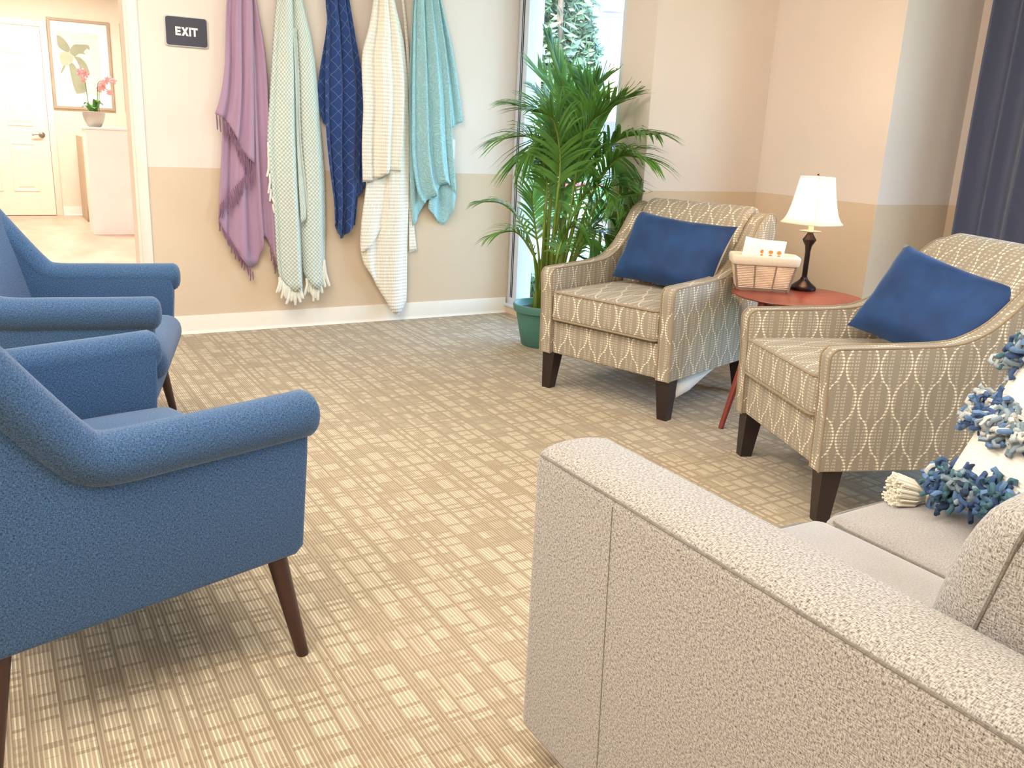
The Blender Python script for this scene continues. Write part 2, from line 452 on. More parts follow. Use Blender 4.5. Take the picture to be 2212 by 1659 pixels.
# window 1: aluminium storefront frame and glass
t = NT('clear_glass')
gl = t.node('ShaderNodeBsdfGlossy'); gl.inputs['Roughness'].default_value = .02
tr = t.node('ShaderNodeBsdfTransparent'); tr.inputs[0].default_value = (.93, .97, 1, 1)
mx = t.node('ShaderNodeMixShader'); mx.inputs[0].default_value = .05; t.l.new(tr.outputs[0], mx.inputs[1]); t.l.new(gl.outputs[0], mx.inputs[2])
t.l.new(mx.outputs[0], t.n['Material Output'].inputs['Surface'])
MAT['clear_glass'] = t.m
def window(name, x0, y0, y1, z0, z1, fw):
    bm = rbox(x0, x0 + .11, y1 - fw, y1, z0, z1, .003)
    rbox(x0, x0 + .11, y0, y0 + .045, z0, z1, .003, bm=bm)
    rbox(x0, x0 + .11, y0 + .046, y1 - fw - .001, z0, z0 + .05, .003, bm=bm); rbox(x0, x0 + .11, y0 + .046, y1 - fw - .001, z1 - .05, z1, .003, bm=bm)
    w = struct(name, bm, 'metal_silver', smooth=30)
    g = bmesh.new(); merge(g, rbox(x0 + .048, x0 + .054, y0 + .04, y1 - fw + .005, z0 + .045, z1 - .045))
    obj('pane', g, 'clear_glass', w, smooth=0)
    return w
w1 = window('window_1', XW + .012, WY0, WY1, WZ0, WZ1, .115)
obj('gasket', rbox(XW + .008, XW + .02, WY1 - .066, WY1 - .060, WZ0 + .05, WZ1 - .05), 'gasket_black', w1)
obj('gasket', rbox(XW + .008, XW + .02, WY1 - .046, WY1 - .043, WZ0 + .05, WZ1 - .05), 'gasket_black', w1)
obj('sill', rbox(XW - .012, XW + .03, WY0 + .01, WY1, WZ0 - .012, WZ0 + .006, .002), 'metal_silver', w1)
window('window_2', XE + .012, .2, 2.68, .12, 2.45, .08)

# ------------------------------------------------------------------ sofa (faces +Y, stands along X)
SX, SF, SB = .80, 1.24, .30
so = thing('sofa', 'grey tweed sofa with square arms and piped seat cushions in the right foreground', 'sofa', (1.47, .77, 0))
def soft_top(bm, zt, amt, xc, hw):
    for v in bm.verts:
        if v.co.z > zt - .06: v.co.z += amt * max(0, 1 - ((v.co.x - xc) / hw) ** 2)
for x0, x1 in ((SX, SX + .165), (2.483, 2.648)):
    bm = bmesh.new(); merge(bm, rbox(x0, x1, SB, SF, .05, .624, .022, 3))
    bmesh.ops.subdivide_edges(bm, edges=[e for e in bm.edges if abs(e.verts[0].co.x - e.verts[1].co.x) > .05], cuts=5)
    soft_top(bm, .624, .014, (x0 + x1) / 2, .083)
    a = obj('arm', bm, 'sofa_tweed', so, world=True, smooth=60)
    xo = x0 + .004 if x0 < 1 else x1 - .004
    path = [(xo, SB + .03, .618), (xo, SF - .20, .618), (xo, SF - .03, .618), (xo + (.002 if x0 < 1 else -.002), SF - .016, .616)]
    obj('piping', tube(path, .0025, 6), 'sofa_welt', a, world=True)
    if x0 < 1:
        obj('seam', tube([(SX - .0002, 1.004, .607), (SX - .0002, .985, .055)], .0011, 5), 'sofa_welt', a, world=True)
obj('base', rbox(SX + .16, 2.49, SB + .02, SF - .09, .09, .27, .02), 'sofa_tweed', so, world=True)
obj('back_frame', rbox(SX + .166, 2.482, .20, .40, .09, .72, .04, 3), 'sofa_tweed', so, world=True)
def cushion(x0, x1, y0, y1, z0, z1, r, crown, nx=10, ny=10, power=2.5):
    bm = bmesh.new(); merge(bm, rbox(x0, x1, y0, y1, z0, z1, r, 4))
    bmesh.ops.subdivide_edges(bm, edges=[e for e in bm.edges if (e.verts[0].co - e.verts[1].co).length > .12], cuts=8, use_grid_fill=True)
    xc, yc = (x0 + x1) / 2, (y0 + y1) / 2
    for v in bm.verts:
        a = max(0, 1 - abs((v.co.x - xc) / (x1 - x0) * 2) ** power) * max(0, 1 - abs((v.co.y - yc) / (y1 - y0) * 2) ** power)
        s = 1 if v.co.z > (z0 + z1) / 2 else -.3
        v.co.z += s * crown * a
    return bm
def ring_path(x0, x1, y0, y1, z, r, k=5):
    pts = []
    for cx, cy, a0 in ((x1 - r, y1 - r, 0), (x0 + r, y1 - r, 90), (x0 + r, y0 + r, 180), (x1 - r, y0 + r, 270)):
        for i in range(k + 1):
            a = math.radians(a0 + 90 * i / k); pts.append((cx + r * math.cos(a), cy + r * math.sin(a), z))
    return pts
for x0, x1 in ((SX + .168, 1.467), (1.473, 1.972), (1.978, 2.478)):
    c = obj('seat_cushion', cushion(x0, x1, .50, 1.145, .265, .412, .035, .022), 'sofa_chenille', so, world=True, smooth=60)
    for zz in (.398, .285):
        obj('piping', tube(ring_path(x0 + .004, x1 - .004, .505, 1.141, zz, .06), .0058, 6, closed=True), 'sofa_welt', c, world=True)
for x0, x1 in ((SX + .17, 1.467), (1.473, 1.970), (1.978, 2.478)):
    bm = cushion(x0, x1, -.075, .075, -.185, .185, .06, .0)
    for v in bm.verts:
        a = max(0, 1 - abs((v.co.x - (x0 + x1) / 2) / (x1 - x0) * 2) ** 2.4) * max(0, 1 - abs(v.co.z / .37 * 2) ** 2.4)
        v.co.y += (1 if v.co.y > 0 else -1) * .05 * a + (.02 if v.co.y > 0 else 0) * max(0, 1 - abs(v.co.z / .37 * 2) ** 3)
    M = Matrix.Translation((0, .478, .600)) @ Matrix.Rotation(math.radians(12), 4, 'X')
    bm.transform(M)
    c = obj('back_cushion', bm, 'sofa_tweed', so, world=True, smooth=60)
    for yy in (.036, -.072):
        ring = [M @ Vector((p[0], yy, p[1])) for p in [(q[0], q[1]) for q in ring_path(x0 + .001, x1 - .001, -.184, .184, 0, .05)]]
        obj('piping', tube(ring, .0034, 6, closed=True), 'sofa_welt', c, world=True)
for x in (SX + .08, 2.56):
    for y in (SB + .06, SF - .08):
        obj('leg', loft([[(x + sx * r, y + sy * r, z) for sx, sy in ((-1, -1), (1, -1), (1, 1), (-1, 1))] for r, z in ((.018, 0), (.026, .06))]), 'dark_wood', so, world=True, smooth=0)

# ------------------------------------------------------------------ blue accent chairs
def blue_chair(label, loc, rotz):
    t = thing('accent_chair', label, 'chair', loc, rotz, group='blue tweed accent chairs')
    xi, rr = .305, .052
    roll = [(-.030, .562), (.10, .560), (.25, .560), (.37, .560), (.425, .570), (.462, .602), (.512, .664), (.568, .738), (.630, .820), (.675, .878)]
    rp = smooth2(roll, 4)
    for s in (-1, 1):
        # side panel under the roll
        top = [(y_, z_ + .012) for y_, z_ in rp if y_ > .0]
        prof = [(-.010, .264), (.010, .247), (.70, .247), (.755, .262), (.74, .90)] + list(reversed(top)) + [(-.028, .56), (-.026, .48)]
        a = obj('side_panel', prism(prof, s * xi, s * (xi + .078), .012, 3), 'blue_tweed', t, smooth=60)
        pth = [Vector((s * (xi + rr), y_, z_)) for y_, z_ in rp]
        rad = [rr] * len(pth)
        front = [Vector((s * (xi + rr), -.030 - d, .562)) for d in (.022, .018, .010)]
        frad = [.020, .036, .046]
        obj('arm_roll', tube(front + pth, frad + rad, 18), 'blue_tweed', a, smooth=60)
    # seat: apron and crowned cushion
    obj('seat_base', rbox(-xi - .002, xi + .002, -.020, .62, .240, .345, .03, 3), 'blue_tweed', t, smooth=60)
    c = cushion(-xi + .004, xi - .004, -.055, .60, .315, .425, .048, .035)
    obj('seat_cushion', c, 'blue_tweed', t, smooth=60)
    # back: reclined curved panel between the wings
    rings = []
    for k, (y_, z_, th) in enumerate(((.47, .38, .16), (.50, .50, .17), (.54, .66, .16), (.585, .80, .14), (.625, .90, .11), (.655, .935, .07))):
        ring = []
        n = 11
        for i in range(n):
            q = -1 + 2 * i / (n - 1); ring.append((q * (xi + .03), y_ - .035 + .05 * (1 - q * q) + 0.0, z_ + .022 * (1 - q * q) * (k / 5)))
        for i in range(n):
            q = 1 - 2 * i / (n - 1); ring.append((q * (xi + .03), y_ - .035 + .05 * (1 - q * q) + th, z_ + .022 * (1 - q * q) * (k / 5)))
        rings.append(ring)
    obj('backrest', loft(rings), 'blue_tweed', t, smooth=70)
    for sx, yt, yb in ((-1, .050, .006), (1, .050, .006), (-1, .600, .648), (1, .600, .648)):
        obj('leg', tube([(sx * .352, yt, .27), (sx * .388, yb, .0)], [.023, .014], 14), 'brown_wood', t, smooth=60)
    return t
def face(deg): return math.radians(deg + 90)
blue_chair('blue tweed accent chair with rolled arms, nearest, at the left edge', (.418, 2.107, 0), face(16.7))
blue_chair('blue tweed accent chair with rolled arms, behind the nearest one', (.495, 3.29, 0), face(-15.0))

# ------------------------------------------------------------------ patterned armchairs
def armchair(label, m, torn=False):
    t = thing('patterned_armchair', label, 'chair', mtx=m, group='patterned armchairs with ogee dots')
    hw, th = .35, .066
    arm = [(-.006, .178), (-.012, .40), (-.022, .525), (-.020, .555), (-.006, .572), (.02, .577), (.20, .582), (.36, .590), (.44, .610), (.52, .658), (.595, .738), (.655, .812), (.705, .848), (.755, .857), (.80, .847), (.825, .81), (.81, .60), (.76, .178)]
    prof = smooth2(arm[:4], 2) + smooth2(arm[4:15], 3) + arm[15:]
    for s in (-1, 1):
        x0, x1 = s * (hw - th), s * hw
        a = obj('arm', prism(prof, min(x0, x1), max(x0, x1), .012, 3), 'ogee_cloth', t, smooth=50)
        for xx in (x0, x1):
            edge = [(xx - math.copysign(.004, xx - (x0 + x1) / 2), y_, z_) for y_, z_ in smooth2(arm[:16], 3)]
            obj('piping', tube(edge, .0042, 6), 'taupe_welt', a, smooth=60)
    wi = hw - th
    obj('front_rail', rbox(-wi - .002, wi + .002, .004, .70, .178, .335, .014, 3), 'ogee_cloth', t, smooth=60)
    c = cushion(-wi + .003, wi - .003, -.022, .58, .340, .478, .022, .020)
    so_ = obj('seat_cushion', c, 'ogee_cloth', t, smooth=60)
    for zz in (.472, .347):
        obj('piping', tube(ring_path(-wi + .004, wi - .004, -.021, .579, zz, .03), .0048, 6, closed=True), 'taupe_welt', so_)
    # back cushion between the wings, rolled over at the top
    bp = [(.52, .47), (.527, .55), (.56, .66), (.603, .76), (.648, .83), (.69, .868), (.735, .884), (.78, .874), (.805, .84), (.80, .60), (.74, .40), (.57, .40)]
    bp = smooth2(bp[:9], 3) + bp[9:]
    bm = prism(bp, -wi + .004, wi - .004, .022, 3)
    obj('backrest', bm, 'ogee_cloth', t, smooth=60)
    obj('back_panel', rbox(-hw + .01, hw - .01, .725, .768, .178, .62, .012), 'ogee_cloth', t, smooth=60)
    for sx in (-1, 1):
        for y0, fr in ((.045, 1), (.68, 0)):
            cx = sx * (hw - .042)
            top, bot = .034, .022
            sh = .012 * sx; dy = (-.010 if fr else .03)
            obj('leg', loft([[(cx + sh * k + a * r, y0 + dy * k + b * r, z_) for a, b in ((-1, -1), (1, -1), (1, 1), (-1, 1))] for r, z_, k in ((bot, 0, .8), (bot, .002, .8), (top, .185, 0))]), 'dark_wood', t, smooth=0)
    if torn:
        bm = loft([[(hw - .03, .09, .178), (hw - .03, .20, .178), (hw - .03, .33, .178), (hw - .03, .44, .178)],
                   [(hw - .014, .08, .13), (hw - .016, .19, .137), (hw - .02, .325, .160), (hw - .026, .44, .176)],
                   [(hw - .004, .07, .098), (hw - .006, .18, .112), (hw - .014, .32, .150), (hw - .024, .44, .174)]], closed_ring=False)
        o = obj('loose_lining', bm, 'lining_cloth', t, smooth=60); mod_solid(o, .0015)
        o['label'] = 'loose pale lining hanging below the chair'
    return t
A1M = Matrix.Translation((2.318, 3.075, 0)) @ Matrix.Rotation(math.radians(-72.6), 4, 'Z') @ Matrix.Diagonal((1.03, 1.0, 1.0, 1))
A2M = Matrix.Translation((2.310, 2.030, 0)) @ Matrix.Rotation(math.radians(-111.4), 4, 'Z') @ Matrix.Diagonal((.95, 1.02, 1.0, 1))
armchair('taupe armchair with dotted ogee pattern beside the potted palm', A1M, torn=True)
armchair('taupe armchair with dotted ogee pattern in front of the dark curtain', A2M)

# ------------------------------------------------------------------ blue velvet cushions with beige backs
def pillow_shell(w, h, th, side, nx=26, ny=20, wr=.0, seed=0, pinch=.07):
    bm = bmesh.new(); G = []
    for j in range(ny + 1):
        row = []
        for i in range(nx + 1):
            u = -1 + 2 * i / nx; v = -1 + 2 * j / ny
            x = u * w / 2 * (1 - pinch * (1 - v * v) * u * u); z = v * h / 2 * (1 - pinch * 1.2 * (1 - u * u) * v * v)
            e = max(0, (1 - u ** 4) * (1 - v ** 4)) ** .55
            d = th / 2 * e
            if wr:
                d += wr * e * (noise.noise(Vector((u * 2.2 + seed, v * 2.2, side * 3.0))) + .5 * noise.noise(Vector((u * 6 + seed, v * 3, 7.0 + side))))
            row.append(bm.verts.new((x, side * d, z)))
        G.append(row)
    for j in range(ny):
        for i in range(nx):
            bm.faces.new((G[j][i], G[j][i + 1], G[j + 1][i + 1], G[j + 1][i]))
    return bm
def velvet_pillow(label, m, w=.57, h=.35):
    t = thing('throw_pillow', label, 'pillow', mtx=m, group='blue velvet throw pillows')
    obj('front', pillow_shell(w, h, .155, -1, wr=.010, seed=m.translation.x * 3), 'velvet_blue', t, smooth=180)
    b = obj('back', pillow_shell(w, h, .155, 1, wr=.006, seed=4), 'linen_beige', t, smooth=180)
    b['label'] = 'beige linen back of the pillow'
    return t
def rot(a, ax): return Matrix.Rotation(math.radians(a), 4, ax)
velvet_pillow('blue velvet pillow on the armchair beside the palm', Matrix.Translation(A1M @ Vector((.045, .43, .662))) @ rot(-72.6 - 6, 'Z') @ rot(2, 'Y') @ rot(-26, 'X'))
velvet_pillow('blue velvet pillow on the armchair in front of the curtain', Matrix.Translation(A2M @ Vector((.055, .485, .650))) @ rot(-111.4 + 22, 'Z') @ rot(11, 'Y') @ rot(-30, 'X'), .50, .35)

# ------------------------------------------------------------------ side table, lamp, basket
TX, TY, TZ = 2.966, 2.586, .552
tb = thing('side_table', 'round cherry wood side table between the two patterned armchairs', 'table', (TX, TY, 0))
RT = .276
obj('table_top', lathe([(0.001, TZ - .020), (RT - .055, TZ - .020), (RT - .012, TZ - .010), (RT, TZ - .004), (RT - .002, TZ - .001), (RT - .008, TZ), (.001, TZ)], 64), 'cherry_wood', tb, smooth=30)
for a in (181, 301, 61):
    c, s = math.cos(math.radians(a)), math.sin(math.radians(a))
    obj('leg', tube([(c * .20, s * .20, TZ - .012), (c * .366, s * .366, 0)], [.021, .012], 14, squash=.8), 'cherry_wood', tb, smooth=60)
obj('apron', lathe([(.001, TZ - .045), (.16, TZ - .045), (.17, TZ - .019), (.001, TZ - .019)], 40), 'cherry_wood', tb, smooth=30)

LX, LY = 3.115, 2.69
lp = thing('table_lamp', 'lit bronze table lamp with a white bell shade on the side table', 'lamp', (LX, LY, TZ))
obj('base', lathe([(.001, 0), (.054, 0), (.056, .004), (.056, .012), (.053, .016), (.046, .022), (.030, .034), (.018, .046), (.014, .056), (.001, .056)], 40), 'metal_bronze', lp, smooth=35)
obj('stem', lathe([(.001, .05), (.0115, .054), (.0115, .17), (.0135, .185), (.0145, .193), (.0285, .218), (.029, .222), (.014, .246), (.012, .252), (.001, .252)], 8), 'metal_bronze', lp, smooth=25)
t = NT('drip_glass'); t.b.inputs['Transmission Weight'].default_value = .8; t.color((.95, .93, .9)); t.rough(.2); MAT['drip_glass'] = t.m
obj('drip_dish', lathe([(.001, .252), (.044, .256), (.047, .260), (.044, .2595), (.001, .256)], 32), 'drip_glass', lp, smooth=60)
plain('candle_sleeve', rgb(222, 196, 178), .5, .02)
obj('candle_sleeve', lathe([(.001, .256), (.0115, .256), (.0115, .345), (.001, .345)], 20), 'candle_sleeve', lp, smooth=40)
t = NT('bulb_glow'); t.b.inputs['Emission Color'].default_value = (1, .78, .5, 1); t.b.inputs['Emission Strength'].default_value = 30; t.color((1, .95, .85)); MAT['bulb_glow'] = t.m
obj('bulb', lathe([(.001, .340), (.012, .342), (.014, .355), (.027, .382), (.029, .398), (.022, .415), (.001, .424)], 20), 'bulb_glow', lp, smooth=180)
t = NT('shade_cloth')
tl = t.node('ShaderNodeBsdfTranslucent'); tl.inputs[0].default_value = (.80, .72, .60, 1)
df = t.node('ShaderNodeBsdfDiffuse')
nn = t.noise(t.objc(), 300, 2); t.put(df.inputs[0], t.mix(nn, (.86, .80, .72), (.92, .87, .80)))
ms = t.node('ShaderNodeMixShader'); ms.inputs[0].default_value = .6
t.l.new(df.outputs[0], ms.inputs[1]); t.l.new(tl.outputs[0], ms.inputs[2]); t.l.new(ms.outputs[0], t.n['Material Output'].inputs['Surface'])
MAT['shade_cloth'] = t.m
def sq(r, z, cut=.80, n=40):
    out = []
    for i in range(n):
        a = 2 * PI * i / n; c, s = math.cos(a), math.sin(a)
        q = (abs(c) ** 5 + abs(s) ** 5) ** (-1 / 5)
        out.append((r * q * c, r * q * s, z))
    return out
SROT = math.radians(3)
prof = [(.1050, .292), (.0960, .305), (.0860, .328), (.0770, .365), (.0700, .405), (.0635, .448), (.0580, .488)]
bm = loft([sq(r, z_) for r, z_ in prof], cap=False); bm.transform(Matrix.Rotation(SROT, 4, 'Z'))
sh = obj('shade', bm, 'shade_cloth', lp, smooth=60)
plain('shade_trim', rgb(236, 224, 206), .8, .02)
def ringtube(r, z, tr):
    b = tube(sq(r, z), tr, 6, closed=True); b.transform(Matrix.Rotation(SROT, 4, 'Z')); return b
obj('shade_trim', ringtube(.1052, .293, .0035), 'shade_trim', sh); obj('shade_trim', ringtube(.0582, .488, .003), 'shade_trim', sh)
for k in range(4):
    a = math.radians(45 + 90 * k); q = (2 * math.cos(PI / 4) ** 5) ** (-1 / 5)
    b = tube([(r * q * math.cos(a), r * q * math.sin(a), z_) for r, z_ in prof], .0024, 6); b.transform(Matrix.Rotation(SROT, 4, 'Z'))
    obj('shade_rib', b, 'shade_trim', sh)
bm = tube([(-.058, 0, .484), (.058, 0, .484)], .0016, 6); tube([(0, -.058, .484), (0, .058, .484)], .0016, 6, bm=bm); bm.transform(Matrix.Rotation(SROT, 4, 'Z'))
obj('shade_spider', bm, 'metal_bronze', lp)
obj('finial', lathe([(.001, .483), (.004, .483), (.003, .49), (.006, .496), (.003, .503), (.001, .504)], 12), 'metal_bronze', lp)
L = bpy.data.lights.new('lamp_bulb_light', 'POINT'); L.energy = 11.5; L.color = (1, .68, .40); L.shadow_soft_size = .028
lo = bpy.data.objects.new('lamp_bulb_light', L); C.objects.link(lo); lo.location = (LX, LY, TZ + .452)

BC = Vector((2.915, 2.750, TZ))
bk = thing('snack_basket', 'small woven basket with a cream liner on the side table', 'basket', BC, math.radians(-36.8))
def brect(k, inset=0.0):  # k 0 bottom .. 1 rim; half sizes
    return (.110 + .030 * k - inset, .053 + .016 * k - inset)
HB = .150
bm = bmesh.new()
for i in range(15):
    k = .10 + .70 * i / 14; a, b = brect(k, .001)
    tube(ring_path(-a, a, -b, b, HB * k, .015, 3), .0026, 6, closed=True, bm=bm)
o = obj('woven_rows', bm, 'wicker', bk, smooth=60); o['kind'] = 'stuff'
a, b = brect(0); a1, b1 = brect(.10)
obj('bottom_band', loft([ring_path(-a, a, -b, b, 0, .014, 3), ring_path(-a1, a1, -b1, b1, HB * .10, .014, 3)]), 'basket_post', bk, smooth=60)
for sx, sy in [(x_, y_) for x_ in (-1, -.34, .34, 1) for y_ in (-1, 1)]:
    p = []
    for k in (0.02, .5, .95):
        a, b = brect(k); p.append((sx * (a - (.004 if abs(sx) == 1 else 0)), sy * (b - (.004 if abs(sx) == 1 else -.002)), HB * k))
    obj('post', tube(p, .0036 if abs(sx) < 1 else .0055, 6), 'basket_post', bk)
fabric('liner_cloth', rgb(214, 196, 170), rgb(236, 222, 200), 500, 500, 5, (.3, .7), .3)
rings = []
for k, ins in ((.76, -.006), (.80, -.009), (.97, -.007), (1.02, -.002), (1.03, .006), (1.00, .012), (.75, .013)):
    a, b = brect(k, ins); rings.append(ring_path(-a, a, -b, b, HB * k + .004 * 0, .022, 4))
obj('liner_cuff', loft(rings, cap=False), 'liner_cloth', bk, smooth=60)
t = NT('liner_thin')
tl = t.node('ShaderNodeBsdfTranslucent'); tl.inputs[0].default_value = (.9, .78, .66, 1)
df = t.node('ShaderNodeBsdfDiffuse'); df.inputs[0].default_value = (.85, .72, .6, 1)
ms = t.node('ShaderNodeMixShader'); ms.inputs[0].default_value = .5
t.l.new(df.outputs[0], ms.inputs[1]); t.l.new(tl.outputs[0], ms.inputs[2]); t.l.new(ms.outputs[0], t.n['Material Output'].inputs['Surface']); MAT['liner_thin'] = t.m
rings = []
for k in (.12, .4, .75, .98):
    a, b = brect(k, .008); rings.append(ring_path(-a, a, -b, b, HB * k, .018, 4))
obj('liner', loft(rings, cap=False), 'liner_thin', bk, smooth=60)
for i, (px, py, rz) in enumerate(((-.055, .004, 6), (.050, -.004, -6))):
    b = pillow_shell(.085, .06, .022, -1, 8, 6); merge(b, pillow_shell(.085, .06, .022, 1, 8, 6))
    bmesh.ops.remove_doubles(b, verts=list(b.verts), dist=.0004)
    m = ROOT[bk.name] @ Matrix.Translation((px, py, .030)) @ rot(rz, 'Z') @ rot(84, 'X')
    w = obj('snack_packet', b, 'snack_orange'); w.matrix_world = m
    tag(w, ['small orange snack packet in the left half of the woven basket', 'small orange snack packet in the right half of the woven basket'][i], 'packet', 'snack packets in the basket')
# card standing in the basket
cd = thing('info_card', 'white paper card with three orange marks standing in the basket', 'card', mtx=ROOT[bk.name] @ Matrix.Translation((-.002, .012, .118)) @ rot(-12, 'X') @ rot(3, 'Y'))
def wav(q): return .010 * math.sin(q * PI * 1.7 + .4)
bm = loft([[(-.085 + .175 * i / 12 - .010 * (1 - zz / .12), wav(i / 12), zz - .008 * (i / 12) * (zz / .12) - (.004 * math.sin(i / 12 * PI) if zz > .1 else 0)) for i in range(13)] for zz in (-.02, .02, .06, .105)], closed_ring=False)
o = obj('sheet', bm, 'paper_white', cd, smooth=60); mod_solid(o, .0008)
for k in range(3):
    q = .44 + .2 * k; x_ = -.085 + .175 * q; bm = bmesh.new()
    for dz, r in ((.0, .010), (-.017, .008)):
        merge(bm, prism([(x_ + r * math.cos(a * PI / 6), .046 + dz + r * .8 * math.sin(a * PI / 6)) for a in range(12)], wav(q) - .0035, wav(q) - .0018, axis='y'))
    o = obj('orange_mark', bm, 'orange_print', cd)

# ------------------------------------------------------------------ EXIT sign
sg = thing('exit_sign', 'dark EXIT sign with a pale rim on the wall beside the doorway', 'sign', (.99, YA, 1.590))
def rrect(w, h, r, k=4):
    return [(p[0], p[1]) for p in ring_path(-w / 2, w / 2, -h / 2, h / 2, 0, r, k)]
obj('rim', prism(rrect(.214, .147, .014), -.010, 0.0, .001, axis='y'), 'sign_rim', sg)
obj('face', prism(rrect(.203, .137, .012), -.0125, -.009, .0, axis='y'), 'sign_dark', sg)
hh, sw = .021, .0095
def block(x0, w, pts):
    return prism([(x0 + a * w, (b - .5) * 2 * hh) for a, b in pts], -.0150, -.0120, axis='y')
q, hq = sw / .027, sw / (2 * hh)
obj('letter', block(-.056, .027, [(0, 0), (1, 0), (1, hq), (q, hq), (q, .5 - hq / 2), (.93, .5 - hq / 2), (.93, .5 + hq / 2), (q, .5 + hq / 2), (q, 1 - hq), (1, 1 - hq), (1, 1), (0, 1)]), 'sign_letter', sg, smooth=0)
obj('letter', block(-.0265, .036, [(0, 0), (.33, 0), (.5, .30), (.67, 0), (1, 0), (.67, .5), (1, 1), (.67, 1), (.5, .70), (.33, 1), (0, 1), (.33, .5)]), 'sign_letter', sg, smooth=0)
obj('letter', block(.0115, .0095, [(0, 0), (1, 0), (1, 1), (0, 1)]), 'sign_letter', sg, smooth=0)
obj('letter', block(.0230, .032, [(.35, 0), (.65, 0), (.65, 1 - hq), (1, 1 - hq), (1, 1), (0, 1), (0, 1 - hq), (.35, 1 - hq)]), 'sign_letter', sg, smooth=0)

# ------------------------------------------------------------------ throw blankets on the back wall
def cloth_mat(name, build):
    t = NT(name); build(t); t.rough(.95); t.b.inputs['Sheen Weight'].default_value = .25; t.b.inputs['Specular IOR Level'].default_value = .1; MAT[name] = t.m
def b_purple(t):
    u, v, _ = t.sep(t.uv()); n = t.noise(t.comb(t.math('MULTIPLY', u, 300.), t.math('MULTIPLY', v, 500.), 0.), 1, 2)
    t.color(t.mix(t.ramp(n, .3, .7), rgb(156, 126, 150), rgb(182, 150, 174))); t.bump(n, .3, .001)
cloth_mat('blanket_purple', b_purple)
plain('fringe_purple', rgb(128, 92, 114), .9, .15, 40)
def weave(t, P):
    u, v, _ = t.sep(t.uv())
    a = t.math('SINE', t.math('MULTIPLY', t.math('ADD', u, v), 2 * PI / P)); b = t.math('SINE', t.math('MULTIPLY', t.math('SUBTRACT', u, v), 2 * PI / P))
    return t.math('MULTIPLY_ADD', t.math('ADD', a, b), .25, .5)
def b_green(t):
    w = weave(t, .023)
    t.color(t.mix(t.ramp(w, .34, .66), rgb(178, 192, 184), rgb(222, 230, 220))); t.bump(w, .8, .004)
cloth_mat('blanket_green', b_green)
plain('fringe_white', rgb(228, 226, 212), .95, .06, 60)
def b_navy(t):
    u, v, _ = t.sep(t.uv()); P = .062
    def ln(c): return t.math('LESS_THAN', t.math('ABSOLUTE', t.math('SUBTRACT', t.math('FRACT', t.math('DIVIDE', c, P)), .5)), .022)
    m = t.math('MAXIMUM', ln(t.math('ADD', u, t.math('MULTIPLY', v, .8))), ln(t.math('SUBTRACT', u, t.math('MULTIPLY', v, .8))))
    n = t.noise(t.comb(t.math('MULTIPLY', u, 500.), t.math('MULTIPLY', v, 500.), 0.), 1, 2)
    t.color(t.mix(t.math('MULTIPLY', m, .45), t.mix(t.ramp(n, .3, .7), rgb(34, 56, 106), rgb(50, 78, 134)), rgb(140, 156, 184))); t.bump(n, .3, .001)
cloth_mat('blanket_navy', b_navy)
def b_cream(t):
    u, v, _ = t.sep(t.uv()); P = .020
    a = t.math('SINE', t.math('MULTIPLY', v, 2 * PI / P)); b = t.math('SINE', t.math('MULTIPLY', u, 2 * PI / .016))
    w = t.math('ADD', a, t.math('MULTIPLY', b, .35))
    t.color(t.mix(t.ramp(w, -1.2, .6), rgb(232, 224, 208), rgb(243, 237, 224))); t.bump(w, .45, .003)
cloth_mat('blanket_cream', b_cream)
def b_teal(t):
    u, v, _ = t.sep(t.uv()); n = t.noise(t.comb(t.math('MULTIPLY', u, 26.), t.math('MULTIPLY', v, 20.), 0.), 1, 1, .3)
    r = t.math('SINE', t.math('MULTIPLY', n, 46.0))
    t.color(t.mix(t.ramp(r, -.6, 1.), rgb(154, 198, 204), rgb(170, 210, 215))); t.bump(r, .35, .004)
cloth_mat('blanket_teal', b_teal)

